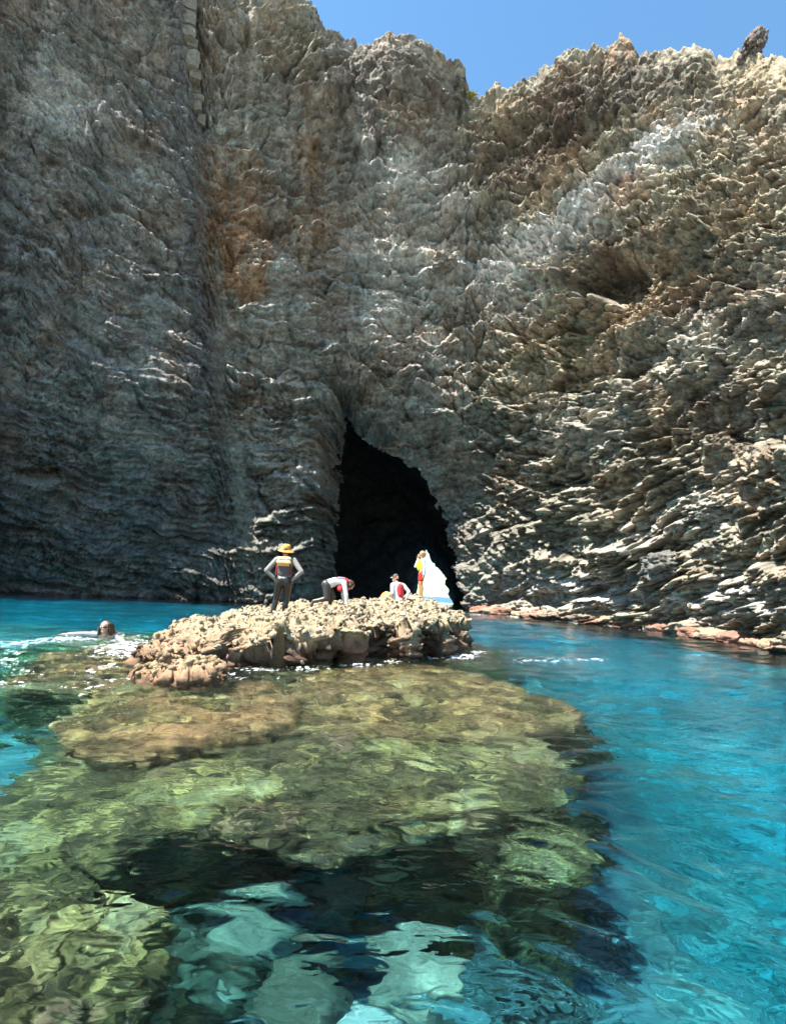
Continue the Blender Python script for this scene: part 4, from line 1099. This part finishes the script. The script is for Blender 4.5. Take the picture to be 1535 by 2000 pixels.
v2 = solid([((.27, 0, .68), .155, (.42, 0, .68), .158, Y1, 1.08, .80), ((.36, -.11, .55), .075, (.36, -.12, .50), .07, X1, 1.1, .7), ((.36, .11, .55), .075, (.36, .12, .50), .07, X1, 1.1, .7), ((.44, -.08, .74), .05, (.51, -.07, .71), .045), ((.44, .08, .74), .05, (.51, .07, .71), .045)], .011, 'life_vest', RED, R2)
solid([((.29, -.10, .775), .035, (.44, -.10, .775), .035, Y1, 1.3, .5), ((.29, .02, .80), .035, (.44, .02, .79), .035, Y1, 1.6, .5)], .01, 'vest_panel', plain('slate_cloth', (.16, .20, .26), .7), v2)
solid([((.585, .02, .66), .098, (.62, .02, .64), .092, Y1, .92, 1), ((.56, .02, .70), .05, (.54, .02, .735), .035), ((.60, -.05, .60), .05, (.60, -.05, .56), .035), ((.60, .09, .60), .05, (.60, .09, .56), .035)], .01, 'hair', HAIR, R2)

# 3 seated, turned to the left, propped on one arm
R3 = person(776, 1172, 17.0, None, 'person in a grey cap and red vest sitting on the rock', .02)
tor3 = lambda g: [((0, 0, .12), .13 + g, (.0, .0, .26), .122 + g, X1, 1.15, .95), ((0, 0, .26), .12 + g, (-.01, .02, .48), .13 + g, X1, 1.28, .9), ((-.12, -.03, .52), .072 + g, (.12, .07, .52), .072 + g)]
arm3 = lambda g: [((-.17, -.06, .52), .058 + g, (-.17, -.15, .27), .043 + g), ((-.17, -.15, .27), .042 + g, (-.20, -.10, .08), .029 + g), ((.18, .08, .51), .058 + g, (.35, .04, .33), .043 + g), ((.35, .04, .33), .042 + g, (.25, .0, .08), .029 + g)]
leg3 = lambda g: [((-.05, .02, .12), .10 + g, (-.42, .12, .20), .068 + g), ((.05, .10, .12), .10 + g, (-.36, .28, .24), .068 + g), ((-.42, .12, .20), .062 + g, (-.60, .14, -.02), .042 + g), ((-.36, .28, .24), .062 + g, (-.58, .3, .0), .042 + g)]
solid(tor3(0) + arm3(0) + leg3(0) + head((-.085, .08, .73), (-.85, .5, .1)) + [((-.02, .03, .54), .054, (-.06, .06, .66), .05)] + [((-.60, .14, -.02), .036, (-.74, .16, -.05), .03), ((-.58, .3, 0), .036, (-.72, .32, -.04), .03)] +
      hand((-.20, -.10, .07), (-.6, .2, -.5), (0, 1, 0)) + hand((.25, 0, .07), (.6, -.3, -.4), (0, -1, 0)), .009, 'body', SKIN, R3)
solid(leg3(.010)[:2] + [((-.42, .12, .20), .078, (-.49, .13, .11), .066), ((-.36, .28, .24), .078, (-.45, .29, .14), .066)], .011, 'shorts', ORNG, R3)
solid(tor3(.012) + arm3(.011) + [((.02, .0, .06), .14, (-.16, .04, .12), .115, Y1, 1.1, .9)], .011, 'shirt', WHITE_SH, R3)
solid([((.045, .0, .22), .150, (.03, .02, .46), .152, X1, 1.0, .92), ((.10, .03, .53), .05, (.02, .11, .54), .045), ((-.14, .09, .24), .085, (-.14, .10, .38), .085, Y1, 1, .8)], .011, 'life_vest', RED, R3)
cap = solid([((-.085, .08, .775), .096, (-.08, .08, .79), .092, X1, .98, .95)], .009, 'cap', CHAR, R3)
solid([((-.15, .115, .765), .03, (-.21, .15, .755), .028, (.5, .85, 0), 2.2, .35)], .008, 'brim', WHITE_SH, cap)
solid([((-.04, .05, .70), .055, (-.04, .05, .67), .045)], .01, 'hair', HAIR, R3)

# 4 standing in front of the bright gap, hand at her face
R4 = person(822, 1172, 18.8, None, 'person in a yellow vest and red shorts standing before the bright gap of the cave', 0)
tor4 = lambda g: [((0, 0, .86), .105 + g, (.0, 0, 1.02), .092 + g, X1, .95, 1.15), ((.0, 0, 1.02), .095 + g, (.0, 0, 1.24), .112 + g, X1, .92, 1.15), ((.01, -.09, 1.29), .06 + g, (.01, .09, 1.29), .06 + g)]
arm4 = lambda g: [((.03, -.15, 1.29), .050 + g, (.07, -.19, 1.03), .037 + g), ((.07, -.19, 1.03), .036 + g, (.05, -.18, .80), .026 + g), ((-.02, .15, 1.28), .05 + g, (-.22, .16, 1.08), .037 + g), ((-.22, .16, 1.08), .036 + g, (-.145, .06, 1.34), .026 + g)]
leg4 = lambda g: [((.0, -.075, .82), .092 + g, (-.015, -.07, .46), .052 + g), ((-.015, -.07, .46), .05 + g, (.02, -.075, .33), .05 + g), ((.02, -.075, .33), .05 + g, (.02, -.08, .07), .032 + g),
                  ((-.01, .075, .82), .092 + g, (-.06, .09, .46), .052 + g), ((-.06, .09, .46), .05 + g, (-.03, .09, .33), .05 + g), ((-.03, .09, .33), .05 + g, (-.03, .09, .07), .032 + g), ((.02, -.05, .86), .10 + g, (.02, .05, .86), .10 + g)]
solid(tor4(0) + arm4(0) + leg4(0) + head((-.02, 0, 1.50), (-1, .15, .05), s=.95) + [((.0, 0, 1.30), .05, (-.01, 0, 1.44), .045)] + [((.03, -.08, .04), .034, (-.12, -.09, .03), .028), ((-.02, .09, .04), .034, (-.17, .08, .03), .028)] +
      hand((.05, -.18, .78), (-.1, 0, -1), (-1, 0, 0), .4) + hand((-.145, .06, 1.35), (.15, -.2, 1), (1, 0, 0), .4), .009, 'body', SKIN2, R4)
solid([(a, b_, c_, d_) for a, b_, c_, d_ in (((.0, -.075, .82), .106, (-.01, -.075, .64), .088), ((-.01, .075, .82), .106, (-.035, .082, .64), .088), ((.02, -.05, .86), .11, (.02, .05, .86), .11))], .011, 'shorts', REDS, R4)
solid(tor4(.010) + arm4(.011), .011, 'shirt', WHITE_SH, R4)
solid([((-.015, 0, 1.0), .122, (-.015, 0, 1.22), .130, X1, .98, 1.12), ((-.10, -.05, 1.0), .065, (-.10, -.05, 1.2), .06), ((-.10, .06, 1.0), .065, (-.10, .06, 1.2), .06), ((.02, -.08, 1.33), .04, (-.06, -.07, 1.28), .04), ((.02, .08, 1.33), .04, (-.06, .07, 1.28), .04)], .011, 'life_vest', YEL, R4)
solid([((.0, 0, 1.545), .094, (.015, 0, 1.53), .09, Y1, .92, 1), ((.07, 0, 1.51), .06, (.08, 0, 1.46), .045), ((.09, 0, 1.56), .035, (.10, 0, 1.56), .035)], .009, 'hair', BLOND, R4)

# 5 swimmer, head and one arm above the water
R5 = person(204, 1242, 13.2, 0.0, 'person with long brown hair and sunglasses swimming in the water left of the islet', .085)
solid(head((0, 0, .165), (.10, -1, .04), s=1.06) + [((0, .03, .02), .052, (0, .015, .10), .05), ((-.17, .10, .0), .062, (.17, .10, -.02), .062), ((0, .16, -.06), .13, (-.05, .55, -.14), .12, X1, 1.3, .85),
       ((-.17, .09, .0), .055, (-.44, -.0, .015), .041), ((-.44, 0, .015), .040, (-.70, -.04, .005), .028), ((.17, .1, -.03), .055, (.40, .02, -.12), .041), ((.40, .02, -.12), .04, (.5, -.15, -.14), .03),
       ((-.10, .55, -.16), .10, (-.2, .95, -.3), .065), ((.05, .55, -.16), .10, (.02, .98, -.3), .065), ((-.2, .95, -.3), .06, (-.25, 1.35, -.35), .04), ((.02, .98, -.3), .06, (.0, 1.4, -.34), .04)] +
      hand((-.70, -.04, .005), (-1, -.1, -.02), (0, 1, 0), .2) + hand((.5, -.15, -.14), (.6, -.7, -.2), (.7, .6, 0), .2), .009, 'body', SKIN, R5)
solid([((-.17, .09, .0), .066, (-.44, 0, .015), .052), ((-.44, 0, .015), .051, (-.68, -.04, .005), .038), ((-.10, .11, .01), .07, (.15, .11, -.02), .07), ((.17, .1, -.03), .066, (.40, .02, -.12), .052)], .011, 'shirt', plain('pale_grey_sleeve', (.22, .22, .24), .5, .3, 30, .15), R5)
solid([((-.13, .15, .045), .062, (-.05, .18, .05), .062), ((.06, .18, .05), .06, (.12, .15, .03), .055), ((-.10, .2, .0), .11, (-.08, .42, -.06), .11)], .011, 'life_vest', RED, R5)
rv = random.Random(3)
hp = [((0, .030, .205), .096, (0, .045, .19), .096, X1, .98, 1)]
for q in (-1, 1):
    for k_ in range(5):
        y0 = -.015 + .03 * k_
        x0 = q * (.088 + .004 * k_)
        hp += [((x0 * .9, y0, .23), .024, (x0 * 1.16, y0 + rv.uniform(-.01, .01), .12), .027), ((x0 * 1.16, y0, .12), .027, (x0 * 1.25 + q * rv.uniform(.0, .02), y0 + .01, .02), .019)]
solid(hp, .008, 'hair', HAIR, R5, 2)
sg = solid([((-.040, -.092, .172), .028, (-.034, -.095, .170), .028, X1, 1.15, .75), ((.040, -.088, .172), .028, (.046, -.084, .170), .028, X1, 1.15, .75), ((-.02, -.108, .178), .008, (.03, -.106, .178), .008), ((-.065, -.06, .178), .006, (-.082, .0, .18), .006), ((.07, -.055, .178), .006, (.084, .0, .18), .006)], .005, 'sunglasses', GLASS, R5, 1)
solid([((-.018, -.100, .092), .009, (.028, -.098, .092), .009)], .004, 'mouth', LIPS, R5, 1)

R5.scale = (1.2, 1.2, 1.2)
